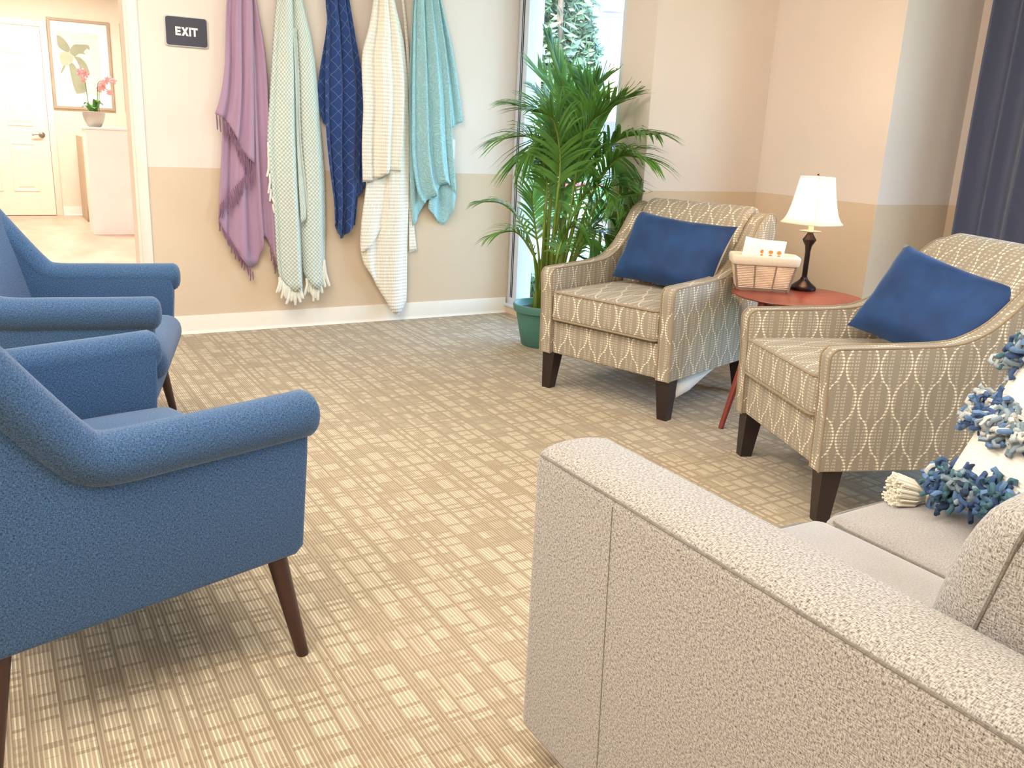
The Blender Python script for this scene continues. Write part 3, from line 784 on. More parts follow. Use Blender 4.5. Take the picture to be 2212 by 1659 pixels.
def poly_at(pl, s):
    """point at parameter s (0..1, by length) of a 2D polyline"""
    L_ = [0]
    for a, b in zip(pl, pl[1:]): L_.append(L_[-1] + math.hypot(b[0] - a[0], b[1] - a[1]))
    q = s * L_[-1]
    for i in range(len(pl) - 1):
        if q <= L_[i + 1] or i == len(pl) - 2:
            k = (q - L_[i]) / max(1e-9, L_[i + 1] - L_[i]); return (pl[i][0] + (pl[i + 1][0] - pl[i][0]) * k, pl[i][1] + (pl[i + 1][1] - pl[i][1]) * k)
def px(pl, Y):
    out = []
    for a, b in pl:
        p = on_y(a, b, Y); out.append((p.x, p.z))
    return out
def drape(name, mat, parent, left, right, bottom, off, folds, amp, phase=0.0, nu=40, nv=44, bulge=0.0, uvs=1.0, shear=0.0, sharp=1.0, curl=0.0):
    """hanging layer: outlines as photographed points on the plane of the wall; folds give its depth"""
    Y = YA - off
    Lp = smooth2(px(left, Y), 3); Rp = smooth2(px(right, Y), 3); Bp = smooth2(px(bottom, Y), 3)
    bm = bmesh.new(); uvl = bm.loops.layers.uv.verify(); G = []; UV = {}
    Wd = math.hypot(Rp[-1][0] - Lp[-1][0], Rp[-1][1] - Lp[-1][1]) * 1.5
    for j in range(nv + 1):
        v = j / nv; row = []
        a = poly_at(Lp, v); b = poly_at(Rp, v)
        for i in range(nu + 1):
            u = i / nu
            q = poly_at(Bp, u); e = (Lp[-1][0] + (Rp[-1][0] - Lp[-1][0]) * u, Lp[-1][1] + (Rp[-1][1] - Lp[-1][1]) * u)
            w = v ** 3
            x_ = a[0] + (b[0] - a[0]) * u + w * (q[0] - e[0]); z_ = a[1] + (b[1] - a[1]) * u + w * (q[1] - e[1])
            s_ = math.sin(2 * PI * folds * u + phase + .9 * math.sin(2.2 * v + phase)) + .35 * math.sin(2 * PI * folds * 2.3 * u + 1.7 * phase + 2.0 * v)
            env = math.sin(PI * min(1, max(0, u))) ** .5
            d = off + 1.35 * amp * s_ * (.55 + .45 * v) * (.4 + .6 * env) + bulge * env + curl * max(0, v - .8) * 5
            d = max(.010, d)
            vert = bm.verts.new((x_, YA - d, z_)); row.append(vert)
            UV[vert] = ((u - .5) * Wd * uvs + shear * z_, z_ * uvs)
        G.append(row)
    for j in range(nv):
        for i in range(nu):
            bm.faces.new((G[j][i], G[j][i + 1], G[j + 1][i + 1], G[j + 1][i]))
    for f_ in bm.faces:
        for lp_ in f_.loops: lp_[uvl].uv = UV[lp_.vert]
    o = obj(name, bm, mat, parent, smooth=180, world=True, keepuv=True)
    mod_solid(o, .005)
    return o
def fringe(parent, mat, line, n, drop, off, r=.0035, spread=.2, jitter=.3, lift=.0):
    Y = YA - off; pl = px(line, Y); bm = bmesh.new()
    for i in range(n):
        q = poly_at(pl, (i + .5) / n); dr = drop * random.uniform(1 - jitter, 1 + jitter * .4)
        sx = random.uniform(-1, 1) * spread * dr
        p = [(q[0], Y, q[1] + .004), (q[0] + sx * .4, Y - random.uniform(0, .006) - lift, q[1] - dr * .5), (q[0] + sx, Y - random.uniform(-.002, .006), q[1] - dr)]
        tube(smoothpath(p, 2), [r * .75, r, r * 1.1, r, r * .8], 5, bm=bm)
    o = obj('fringe', bm, mat, parent, world=True, smooth=60); o['kind'] = 'stuff'
    return o
def hook(x, z):
    h = thing('wall_hook', 'metal wall hook above the %s blanket' % HN.pop(0), 'hook', (x, YA, z), group='blanket hooks on the back wall')
    obj('plate', rbox(-.018, .018, -.006, 0, -.035, .045, .003), 'metal_nickel', h)
    obj('prong', tube(smoothpath([(0, -.004, -.005), (0, -.045, -.020), (0, -.075, .0), (0, -.080, .028)], 4), .006, 8), 'metal_nickel', h, smooth=60)
HN = ['purple', 'pale green', 'navy', 'cream', 'teal']
def blanket(label, x, ytop):
    p = on_y(x, ytop, YA - .05)
    hook(p.x, p.z)
    return thing('throw_blanket', label, 'blanket', (p.x, YA, p.z), group='throw blankets on wall hooks')
YT = -90
# purple
b = blanket('purple fringed throw blanket hanging next to the EXIT sign', 524, YT)
drape('cloth', 'blanket_purple', b, [(508, YT), (490, 0), (487, 130), (479, 300), (471, 470)], [(540, YT), (553, 0), (573, 120), (582, 250), (590, 400), (597, 560)], [(471, 475), (500, 525), (535, 575), (556, 572), (566, 535), (570, 508), (580, 520), (590, 545), (598, 575)], .035, 3.2, .015, .6)
drape('front_fold', 'blanket_purple', b, [(506, YT), (490, 0), (486, 130), (476, 205), (464, 246)], [(535, YT), (545, 0), (548, 150), (549, 260), (549, 350)], [(464, 246), (490, 262), (515, 308), (532, 338), (549, 352)], .058, 2.2, .014, 1.5)
fringe(b, 'fringe_purple', [(464, 246), (490, 262), (515, 308), (532, 338), (549, 356)], 18, .085, .068)
fringe(b, 'fringe_purple', [(546, 366), (525, 385), (500, 412), (474, 445)], 19, .085, .062, lift=.004)
fringe(b, 'fringe_purple', [(471, 470), (500, 525), (535, 575), (548, 590)], 20, .06, .040)
fringe(b, 'fringe_purple', [(582, 535), (598, 575)], 5, .05, .036)
# pale green
b = blanket('pale green woven throw blanket with white tassels', 624, YT)
drape('cloth', 'blanket_green', b, [(612, YT), (598, 0), (589, 100), (582, 220), (577, 300), (583, 380), (592, 460), (598, 560), (606, 605)], [(626, YT), (632, 0), (637, 120), (641, 280), (647, 430), (652, 560), (654, 606)], [(606, 608), (618, 622), (634, 628), (648, 620), (654, 606)], .045, 1.2, .012, 3.6, bulge=.035)
drape('right_fold', 'blanket_green', b, [(622, YT), (626, 0), (632, 130), (637, 280), (644, 420), (652, 540), (656, 590)], [(638, YT), (652, 0), (672, 80), (684, 165), (692, 270), (701, 370), (703, 480), (701, 550), (704, 585)], [(656, 592), (666, 612), (682, 622), (696, 606), (704, 588)], .030, 1.1, .012, 4.4, bulge=.035)
drape('inner_fold', 'blanket_green', b, [(632, 60), (637, 160), (641, 300), (645, 400), (650, 480)], [(640, 60), (646, 160), (650, 300), (662, 400), (667, 450)], [(650, 482), (656, 478), (662, 466), (667, 452)], .070, .7, .006, 1.0, nu=14)
fringe(b, 'fringe_white', [(602, 598), (618, 618), (636, 626), (652, 612)], 16, .085, .075, .009, .35)
fringe(b, 'fringe_white', [(660, 600), (672, 614), (684, 620), (702, 582), (700, 560)], 18, .085, .055, .009, .35)
fringe(b, 'fringe_white', [(578, 300), (580, 340), (583, 390), (590, 450)], 9, .06, .06, .006, .4)
# navy
b = blanket('navy throw blanket with thin diamond lines', 728, YT)
drape('cloth', 'blanket_navy', b, [(716, YT), (706, 0), (708, 60), (702, 160), (704, 280), (713, 370), (721, 430), (723, 475)], [(742, YT), (755, 0), (770, 90), (785, 190), (781, 300), (776, 400), (768, 485)], [(723, 478), (730, 503), (738, 516), (752, 502), (768, 486)], .045, 2.6, .016, 2.4)
drape('left_fold', 'blanket_navy', b, [(712, YT), (703, 0), (706, 50), (692, 140), (687, 180), (687, 225), (698, 264)], [(728, YT), (728, 0), (728, 100), (722, 200), (718, 268)], [(698, 266), (706, 271), (712, 270), (718, 268)], .024, 1.0, .006, .5, nu=18)
drape('right_fold', 'blanket_navy', b, [(752, 150), (758, 280), (762, 380), (772, 425)], [(776, 150), (782, 280), (783, 360), (791, 397)], [(772, 427), (778, 420), (786, 412), (791, 398)], .026, .8, .008, 1.0, nu=14)
# cream
b = blanket('cream ribbed knit throw blanket, longest of the row', 830, YT)
drape('cloth', 'blanket_cream', b, [(820, YT), (815, 0), (800, 120), (790, 300), (790, 400), (781, 470), (778, 530), (786, 570)], [(842, YT), (852, 0), (872, 90), (882, 200), (884, 380), (880, 520), (878, 640)], [(786, 572), (808, 608), (832, 650), (845, 674), (860, 676), (878, 650)], .036, 1.5, .010, 1.2, bulge=.02)
drape('front_fold', 'blanket_cream', b, [(818, YT), (806, 0), (796, 60), (783, 110), (781, 160), (784, 230), (781, 310), (783, 392)], [(840, YT), (848, 0), (862, 80), (872, 180), (870, 280), (864, 372)], [(783, 393), (800, 390), (818, 384), (835, 374), (848, 368), (864, 371)], .075, 2.0, .012, .3, bulge=.012)
drape('curled_fold', 'blanket_cream', b, [(792, 396), (786, 440), (780, 490), (779, 540)], [(864, 372), (866, 410), (856, 440), (838, 470)], [(779, 545), (795, 535), (815, 510), (838, 472)], .060, .6, .012, 2.2, nu=24, nv=24, shear=.35)
drape('back_strip', 'blanket_cream', b, [(850, YT), (868, 0), (878, 130), (881, 300), (883, 543)], [(854, YT), (872, 0), (884, 130), (889, 300), (890, 440), (900, 540)], [(883, 545), (889, 544), (894, 542), (900, 540)], .018, .5, .002, 0, nu=10)
# teal
b = blanket('teal embossed plush throw blanket nearest the window', 922, YT)
drape('cloth', 'blanket_teal', b, [(910, YT), (896, 0), (891, 120), (889, 260), (890, 340), (900, 410), (914, 438)], [(936, YT), (946, 0), (962, 110), (972, 220), (976, 300), (981, 380), (984, 418)], [(914, 440), (926, 432), (940, 424), (950, 405), (966, 395), (984, 420)], .055, 2.8, .014, 2.9)
drape('right_fold', 'blanket_teal', b, [(928, YT), (940, 0), (955, 130), (962, 210), (968, 276)], [(940, YT), (952, 0), (975, 100), (990, 190), (999, 262)], [(968, 278), (980, 274), (990, 268), (999, 263)], .030, 1.0, .008, .6, nu=18)
drape('left_fold', 'blanket_teal', b, [(906, YT), (893, 0), (887, 100), (883, 200), (883, 270), (884, 380), (890, 486)], [(918, YT), (920, 0), (918, 150), (918, 300), (920, 430)], [(890, 488), (897, 480), (908, 458), (920, 436)], .026, .9, .008, 2.0, nu=18)
drape('lower_fold', 'blanket_teal', b, [(930, 300), (932, 360), (928, 410), (924, 448)], [(970, 300), (980, 350), (986, 400), (984, 430)], [(924, 450), (938, 468), (958, 486), (972, 464), (984, 432)], .030, 1.4, .012, 1.2, nu=24)
# wall switch half hidden behind the teal blanket
p = on_y(972, 322, YA)
sw_ = thing('wall_switch', 'pale wall switch half hidden behind the teal blanket', 'switch', (p.x, YA, p.z))
obj('cover_plate', rbox(-.022, .030, -.007, 0, -.058, .058, .003), 'white_gloss', sw_)
obj('rocker', rbox(.000, .012, -.011, -.006, .018, .055, .001), 'gasket_black', sw_)

# ------------------------------------------------------------------ potted palm
PB = Vector((2.70, 4.155, 0))
pm = thing('potted_palm', 'tall areca palm in a green pot beside the window', 'plant', PB)
PR = .178
obj('pot', lathe([(.001, 0), (.118, 0), (.124, .006), (.150, .13), (.160, .185), (.163, .192), (.176, .200), (PR, .212), (PR + .003, .232), (PR, .242), (PR - .008, .242), (PR - .012, .225), (.150, .20), (.001, .20)], 48), 'pot_green', pm, smooth=35)
bm = lathe([(.001, .212), (.08, .214), (.158, .206)], 32)
for v in bm.verts: v.co.z += random.uniform(-.006, .006)
obj('soil', bm, 'soil', pm)
A1I = A1M.inverted()
def frond(pts, nleaf, llen, start=.3, wid=.0095, ang=48, droop=.35, twist=0.0, fold=.55, single=False):
    nleaf = int(nleaf * 1.36); wid *= .74
    path = smoothpath(pts, 8); m = len(path)
    f = obj('frond', tube(path, [.0075 * (1 - .8 * i / (m - 1)) + .0012 for i in range(m)], 6), 'stem_green', pm, world=True, smooth=60)
    bm = bmesh.new(); SL = []
    for k in range(nleaf):
        s = start + (1 - start) * (k / (nleaf - 1))
        q = s * (m - 1); i0 = min(int(q), m - 2); fr_ = q - i0
        p = path[i0].lerp(path[i0 + 1], fr_); d = (path[i0 + 1] - path[i0]).normalized()
        side = d.cross(Vector((0, 0, 1)))
        if side.length < .15: side = d.cross(RIGHT.cross(FWD)) + RIGHT * .5
        side.normalize(); upv = side.cross(d).normalized()
        rel = (s - start) / (1 - start)
        ln = 1.06 * llen * (.45 + .75 * math.sin(PI * min(1, rel * .82 + .14))) * random.uniform(.88, 1.1)
        for sg_ in (-1, 1):
            if single: bm = bmesh.new(); SL.append(bm)
            a = math.radians(ang * (1 - .55 * rel) + random.uniform(-6, 6))
            dr = (d * math.cos(a) + side * (math.sin(a) * sg_) * (1 if not twist else 1) + upv * (fold * math.sin(a) + random.uniform(-.08, .08))).normalized()
            wv_ = dr.cross(upv).normalized()
            pts_ = []
            for j in range(5):
                tt = j / 4
                c = p + dr * (ln * tt) + Vector((0, 0, -1)) * (droop * ln * tt * tt)
                wd = wid * (0.35 + .65 * math.sin(PI * min(1, tt * .62 + .22))) * (1 - tt ** 3) + .0006
                pts_.append((c - wv_ * wd, c + upv * wd * .25, c + wv_ * wd))
            R_ = [[bm.verts.new(x_) for x_ in tri] for tri in pts_]
            for j in range(4):
                for i in range(2): bm.faces.new((R_[j][i], R_[j][i + 1], R_[j + 1][i + 1], R_[j + 1][i]))
    def fit(v):
        if v.co.y > 3.66 and v.co.x > 2.945: v.co.x = 2.945 - .01 * random.random()
        if v.co.y > 5.03: v.co.y = 5.03
        c_ = A1I @ v.co                      # leaves rest against the armchair, not inside it
        if -.372 < c_.x < .1 and -.06 < c_.y < .86 and c_.z < (.90 if c_.y > .42 else .63):
            c_.x = -.374 - .012 * random.random(); v.co = A1M @ c_
            if v.co.y > 3.62 and v.co.x > 2.94: v.co.x = 2.94 - .01 * random.random()
            elif v.co.x > 2.94: v.co.x = 2.94; v.co.y = min(v.co.y, 3.66)
    for b_ in (SL if single else [bm]):
        for v in b_.verts: fit(v)
        if single: obj('leaflet', b_, 'frond_green', f, world=True, smooth=60)
        else:
            l = obj('leaflets', b_, 'frond_green', f, world=True, smooth=60); l['kind'] = 'stuff'
    return f
def pf(bx, by, pts, *a, **k):
    """frond from a base offset in the pot through points (px x, px y, depth)"""
    base = PB + Vector((bx, by, .19))
    P = []
    for p in pts:
        q = at(*p)
        if q.x > 2.86: q = at(p[0], p[1], p[2] * 2.86 / q.x)
        P.append(q)
    frond([base] + P, *a, **k)
D = 4.80
pf(-.02, .02, [(1205, 480, D - .05), (1226, 330, D - .05), (1218, 200, D - .02), (1190, 95, D)], 26, .20, .42, .012, ang=20, droop=.0, fold=.2)
pf(.03, .0, [(1215, 500, D), (1240, 360, D + .05), (1225, 240, D + .12), (1165, 155, D + .25)], 22, .27, .42, .012, droop=.08, single=True)
pf(-.04, .03, [(1185, 480, D + .1), (1195, 350, D + .15), (1170, 250, D + .2), (1105, 225, D + .2)], 22, .24, .4, .011, droop=.4)
pf(-.05, -.02, [(1175, 500, D - .1), (1180, 380, D - .15), (1150, 300, D - .2), (1085, 300, D - .25)], 22, .24, .4, .011, droop=.5)
pf(.05, .02, [(1240, 480, D + .05), (1270, 340, D + .05), (1300, 250, D + .1), (1345, 215, D + .12)], 22, .26, .4, .011, droop=.2)
pf(.06, .0, [(1245, 470, D - .1), (1285, 360, D - .15), (1340, 300, D - .2), (1415, 290, D - .3)], 24, .25, .42, .012, droop=.45, single=True)
pf(.06, -.03, [(1250, 500, D - .2), (1290, 400, D - .3), (1340, 340, D - .4), (1400, 345, D - .5)], 24, .24, .40, .011, droop=.5)
pf(.04, -.05, [(1230, 470, D - .2), (1250, 350, D - .25), (1275, 270, D - .3), (1310, 240, D - .35)], 22, .26, .4, .012, droop=.2, single=True)
pf(.0, -.05, [(1200, 470, D - .2), (1210, 350, D - .28), (1195, 260, D - .35), (1150, 240, D - .45)], 22, .27, .38, .012, droop=.35, single=True)
pf(.02, .06, [(1225, 450, D + .1), (1250, 300, D + .15), (1262, 220, D + .18), (1290, 180, D + .2)], 20, .24, .45, .011, droop=.15)
pf(-.07, -.03, [(1155, 560, D - .1), (1125, 480, D - .1), (1085, 440, D - .12), (1038, 436, D - .12)], 16, .14, .40, .008, droop=.5, single=True)
pf(-.06, .0, [(1160, 580, D - .05), (1140, 530, D - .1), (1110, 500, D - .15), (1065, 508, D - .2)], 16, .15, .35, .008, droop=.5)
pf(-.06, .04, [(1165, 580, D + .05), (1155, 480, D + .1), (1150, 420, D + .12), (1165, 360, D + .15)], 16, .17, .4, .009, droop=.3)
pf(.07, .02, [(1240, 560, D + .02), (1280, 480, D + .05), (1320, 440, D + .05), (1365, 460, D + .05)], 22, .20, .35, .010, droop=.6)
pf(.08, -.02, [(1235, 580, D - .1), (1275, 500, D - .12), (1315, 470, D - .15), (1350, 520, D - .18)], 22, .20, .35, .010, droop=.7)
pf(.06, .05, [(1230, 580, D + .1), (1260, 520, D + .15), (1300, 500, D + .18), (1335, 545, D + .2)], 22, .20, .35, .010, droop=.7)
pf(.02, -.07, [(1200, 580, D - .22), (1215, 520, D - .26), (1240, 490, D - .3), (1285, 530, D - .35)], 20, .19, .35, .010, droop=.7)
pf(.0, .05, [(1210, 420, D + .05), (1220, 330, D + .02), (1245, 280, D), (1285, 310, D - .05)], 22, .25, .35, .012, droop=.5)
pf(-.02, -.03, [(1190, 430, D - .1), (1200, 340, D - .12), (1180, 300, D - .16), (1130, 340, D - .25)], 22, .24, .35, .012, droop=.6)
pf(.04, .04, [(1225, 430, D + .12), (1260, 350, D + .18), (1310, 320, D + .2), (1350, 380, D + .2)], 22, .23, .35, .012, droop=.6)
for args in (((.05, -.04), [(1245, 540, D - .2), (1290, 440, D - .3), (1330, 400, D - .35), (1385, 420, D - .4)], 22, .20, .35, .010),
             ((.03, -.05), [(1220, 520, D - .2), (1250, 440, D - .25), (1290, 400, D - .3), (1320, 430, D - .35)], 22, .20, .35, .010),
             ((.0, .02), [(1200, 500, D), (1215, 420, D), (1200, 360, D - .05), (1160, 350, D - .1)], 20, .20, .35, .011),
             ((.06, .04), [(1235, 560, D + .05), (1270, 560, D + .05), (1305, 540, D + .05), (1335, 580, D + .05)], 20, .18, .3, .009),
             ((.04, .0), [(1235, 400, D), (1265, 300, D), (1275, 230, D + .02), (1260, 170, D + .05)], 22, .24, .4, .011),
             ((-.03, .0), [(1190, 420, D), (1200, 320, D), (1190, 250, D), (1160, 200, D)], 22, .24, .4, .011)):
    pf(args[0][0], args[0][1], *args[1:], droop=.45)
for bx, by, tx, ty in ((-.03, -.01, 1178, 440), (.01, .02, 1205, 430), (.04, -.01, 1228, 420), (.02, -.04, 1212, 470), (-.055, .01, 1165, 560)):
    obj('cane', tube([PB + Vector((bx, by, .19)), (PB + Vector((bx, by, .19))).lerp(at(tx, ty, D), .5) + Vector((.004, 0, 0)), at(tx, ty, D)], [.017, .013, .008], 8), 'stem_green', pm, world=True, smooth=60)

# ------------------------------------------------------------------ curtain
t = NT('curtain_cloth')
u, v, _ = t.sep(t.uv()); n = t.noise(t.comb(t.math('MULTIPLY', u, 400.), t.math('MULTIPLY', v, 400.), 0.), 1, 2)
t.color(t.mix(t.ramp(n, .3, .7), rgb(62, 68, 92), rgb(86, 92, 118))); t.rough(.7); t.b.inputs['Sheen Weight'].default_value = .3; MAT['curtain_cloth'] = t.m
ct = thing('curtain', 'dark navy pleated curtain hanging behind the right armchair', 'curtain', (4.27, 2.3, .03))
bm = bmesh.new(); G = []
for j in range(9):
    z_ = .03 + (2.55 - .03) * j / 8; row = []
    for i in range(161):
        s = i / 160; y_ = 2.822 - .80 * s
        a = 2 * PI * 6.2 * s + 1.0
        ret = .05 * max(0, 1 - s * 40)  # edge bent towards the wall, added to keep daylight off the strip beside it
        row.append(bm.verts.new((4.265 + ret + .045 * math.sin(a + .25 * math.sin(a * .5)) * (.85 + .15 * math.cos(s * 9)) + .006 * math.sin(3 * z_ + 7 * s), y_ + .012 * math.cos(a), z_)))
    G.append(row)
for j in range(8):
    for i in range(160): bm.faces.new((G[j][i], G[j][i + 1], G[j + 1][i + 1], G[j + 1][i]))
o = obj('panel', bm, 'curtain_cloth', ct, world=True, smooth=180); mod_solid(o, .004)
obj('rod', tube([(4.265, 2.84, 2.56), (4.265, .05, 2.56)], .013, 12), 'metal_bronze', ct, world=True, smooth=60)

# ------------------------------------------------------------------ tufted pillow on the sofa
t = NT('pillow_rib')
u, v, _ = t.sep(t.uv()); w = t.math('SINE', t.math('MULTIPLY', v, 2 * PI / .0075))
n = t.noise(t.comb(t.math('MULTIPLY', u, 60.), t.math('MULTIPLY', v, 300.), 0.), 1, 2)
t.color(t.mix(t.ramp(t.math('ADD', w, n), -.8, 1.2), rgb(232, 223, 210), rgb(244, 237, 226))); t.rough(.95); t.bump(w, .25, .0015); MAT['pillow_rib'] = t.m
YARN = []
for i, c in enumerate(((44, 60, 86), (72, 100, 142), (110, 144, 184), (78, 118, 130), (150, 168, 178), (190, 200, 200), (222, 222, 214))):
    plain('yarn_%d' % i, rgb(*c), .95, .2, 60, bump=.8); YARN.append('yarn_%d' % i)
PWm = Matrix.Translation((1.765, .800, .640)) @ rot(-106, 'Z') @ rot(-27, 'X')
pw = thing('tufted_pillow', 'white ribbed pillow with blue yarn tufts on the sofa seat', 'pillow', mtx=PWm)
PWW, PWH = .46, .46
for s in (-1, 1):
    obj('front' if s < 0 else 'back', pillow_shell(PWW, PWH, .16, s, wr=.004), 'pillow_rib', pw, smooth=180)
def surf(u, v):
    e = max(0, (1 - u ** 4) * (1 - v ** 4)) ** .55
    return Vector((u * PWW / 2 * (1 - .07 * (1 - v * v) * u * u), -.08 * e, v * PWH / 2 * (1 - .084 * (1 - u * u) * v * v)))
def tuft(u, v, n, ln, r=.0048):
    c = surf(u, v); bm = bmesh.new(); nf = 0
    cols = [random.choice(YARN) for _ in range(3)] + [random.choice(YARN[:4])]
    idx = []
    for i in range(n):
        d = Vector((random.gauss(0, 1), -abs(random.gauss(.5, .5)), random.gauss(0, 1))).normalized()
        p0 = c + Vector((random.uniform(-1, 1) * .018, .004, random.uniform(-1, 1) * .014)); l_ = ln * random.uniform(.6, 1.15)
        side = Vector((random.uniform(-1, 1), random.uniform(-1, 1), random.uniform(-1, 1))) * .020 + Vector((0, 0, -.010))
        before = len(bm.faces)
        tg = Vector((random.gauss(0, 1), random.gauss(-.3, .6), random.gauss(-.3, 1))).normalized() * l_
        tube([p0, p0 + d * l_ * .55 + side * .3, p0 + d * l_ + tg * .18, p0 + d * l_ * .95 + tg * .48, p0 + d * l_ * .70 + tg * .62], [r * .7, r, r * 1.12, r * 1.1, r * .8], 6, bm=bm)
        bm.faces.ensure_lookup_table(); k = random.randrange(len(cols))
        for q in range(before, len(bm.faces)): bm.faces[q].material_index = k
    obj('tuft', bm, cols, pw, smooth=60)
for v_, us in ((-.80, (-.93, -.70, -.45, -.18, .1, .4, .7)), (-.12, (-.93, -.72, -.45, -.15, .15, .5, .8)), (.58, (-.93, -.70, -.42, -.1, .25, .6, .9))):
    for u_ in us:
        tuft(u_, v_ + random.uniform(-.05, .05), 80, .040, .0050)
ta = surf(-1, -1)
tdir = (PWm.inverted().to_3x3() @ Vector((-.70, .50, .12))).normalized()
def tassel(c, d, ln=.098):
    d = d.normalized(); s = d.orthogonal().normalized(); q = d.cross(s); bm = bmesh.new()
    loft([[c + d * (ln * k) + (s * math.cos(2 * PI * i / 14) + q * math.sin(2 * PI * i / 14)) * r for i in range(14)] for k, r in ((0, .004), (.06, .013), (.18, .016), (.26, .010), (.34, .012))], bm=bm)
    for i in range(320):
        a = random.uniform(0, 2 * PI); r0 = .009 * random.random() ** .5; r1 = .040 * random.random() ** .5
        e = s * math.cos(a) + q * math.sin(a); l_ = ln * random.uniform(.88, 1.05)
        tube([c + d * (ln * .28) + e * r0, c + d * (l_ * .6) + e * (r1 * .75 + .002), c + d * l_ + e * r1], [.0022, .0027, .0024], 5, bm=bm)
    return bm
plain('tassel_cream', rgb(240, 232, 212), .95, .04, 60, bump=.5)
tas = obj('tassel', tassel(ta, tdir), 'tassel_cream', pw, smooth=50)

# ------------------------------------------------------------------ hallway beyond the doorway
dr = struct('door_1', rbox(-.20, .722, 11.672, 11.712, .008, 2.06, .002), 'door_paint')
def panel(x0, x1, z0, z1):
    """sunk moulding with a raised field"""
    bm = bmesh.new(); y0 = 11.672
    def R(i, y_): return [(x0 + i, y_, z0 + i), (x1 - i, y_, z0 + i), (x1 - i, y_, z1 - i), (x0 + i, y_, z1 - i)]
    return loft([R(0, y0 + .002), R(.004, y0 - .007), R(.014, y0 - .008), R(.026, y0 - .002), R(.040, y0 - .002), R(.060, y0 - .008)], bm=bm)
for x0, x1 in ((-.055, .215), (.315, .575)):
    for z0, z1 in ((1.765, 1.945), (.995, 1.655), (.275, .815)):
        obj('panel', panel(x0, x1, z0, z1), 'door_paint', dr, smooth=0)
hd = obj('door_handle', tube(smoothpath([(.648, 11.63, .908), (.60, 11.622, .912), (.545, 11.628, .905)], 4), .009, 10), 'metal_nickel', dr, smooth=60)
bm = lathe([(.001, 0), (.033, 0), (.033, .008), (.012, .012), (.012, .05), (.001, .05)], 24); bm.transform(Matrix.Translation((.648, 11.672, .908)) @ rot(90, 'X'))
obj('rose', bm, 'metal_nickel', hd, smooth=40)
bm = rbox(.726, .795, 11.69, 11.71, 0, 2.13, .004); rbox(-.275, -.204, 11.69, 11.71, 0, 2.13, .004, bm=bm); rbox(-.204, .726, 11.69, 11.71, 2.064, 2.13, .004, bm=bm)
struct('trim_5', bm, 'door_paint', smooth=30)
def picture(label, x0, x1, z0, z1, leaf=True):
    y = 11.71
    p = thing('framed_picture', label, 'picture', ((x0 + x1) / 2, y, (z0 + z1) / 2), group='framed botanical prints in the hallway')
    fw = .030
    bm = rect_frame(x0, x1, z0, z1, fw, y - .03, y)
    obj('frame', bm, 'frame_taupe', p, world=True, smooth=30)
    obj('mat_board', rbox(x0 + .01, x1 - .01, y - .012, y - .004, z0 + .01, z1 - .01), 'paper_white', p, world=True, smooth=0)
    a0, a1, b0, b1 = x0 + .085, x1 - .118, z0 + .165, z1 - .135
    pr_ = obj('print', rbox(a0, a1, y - .0135, y - .0115, b0, b1), 'print_grey', p, world=True, smooth=0)
    if leaf:
        w_, h_ = a1 - a0, b1 - b0
        def shape(pts, m_, lift):
            bm = prism([(a0 + w_ * u_, b0 + h_ * v_) for u_, v_ in smooth2(pts + [pts[0]], 3)[:-1]], y - .0140 - lift, y - .0136, axis='y')
            obj('leaf', bm, m_, pr_, world=True, smooth=0)
        shape([(.02, .93), (.12, .91), (.22, .84), (.30, .74), (.26, .67), (.12, .70), (.02, .77)], 'print_leaf', 0)
        shape([(.30, .72), (.40, .80), (.55, .81), (.74, .81), (.76, .73), (.70, .75), (.62, .69), (.66, .66), (.50, .66), (.42, .62), (.30, .64)], 'print_leaf', .0004)
        shape([(.04, .60), (.10, .66), (.25, .67), (.36, .62), (.34, .54), (.22, .46), (.08, .47)], 'print_leaf_pale', .0008)
        shape([(.36, .62), (.52, .60), (.66, .50), (.72, .34), (.66, .36), (.52, .42), (.44, .54)], 'print_leaf', .0006)
        shape([(.24, .50), (.34, .50), (.46, .38), (.60, .22), (.60, .06), (.46, .0 + .02), (.36, .02), (.30, .16), (.26, .34)], 'print_leaf', .0002)
        shape([(.12, .46), (.16, .45), (.06, .33), (.04, .35)], 'print_leaf', .0005)
    return p
picture('framed green leaf print on the hallway wall beside the white door', .80, 1.44, 1.205, 2.175)
picture('framed print at the doorway edge, only its left side visible', 1.552, 2.19, 1.205, 2.175, leaf=False)
dk = thing('reception_counter', 'white reception counter in the hallway holding the orchid', 'counter', (1.6, 10.0, 0))
obj('front_panel', rbox(.922, 2.3, 9.732, 9.76, 0, 1.018, .002), 'white_gloss', dk, world=True, smooth=0)
obj('side_panel', rbox(.922, .95, 9.76, 10.10, 0, 1.018, .002), 'white_gloss', dk, world=True, smooth=0)
obj('top', rbox(.912, 2.31, 9.722, 10.12, 1.018, 1.040, .003), 'white_gloss', dk, world=True, smooth=0)
obj('return_panel', prism([(10.9, .92), (11.55, .92), (11.55, 0), (11.0, 0), (10.9, .18)], .985, 1.35, .0), 'desk_beige', dk, world=True, smooth=0)
orc = thing('potted_orchid', 'pink orchid in a pale grey bowl on the white counter', 'plant', (1.02, 9.88, 1.040))
obj('bowl', lathe([(.001, 0), (.055, 0), (.062, .004), (.085, .05), (.100, .10), (.105, .145), (.100, .146), (.092, .12), (.001, .12)], 32), 'pot_grey', orc, smooth=40)
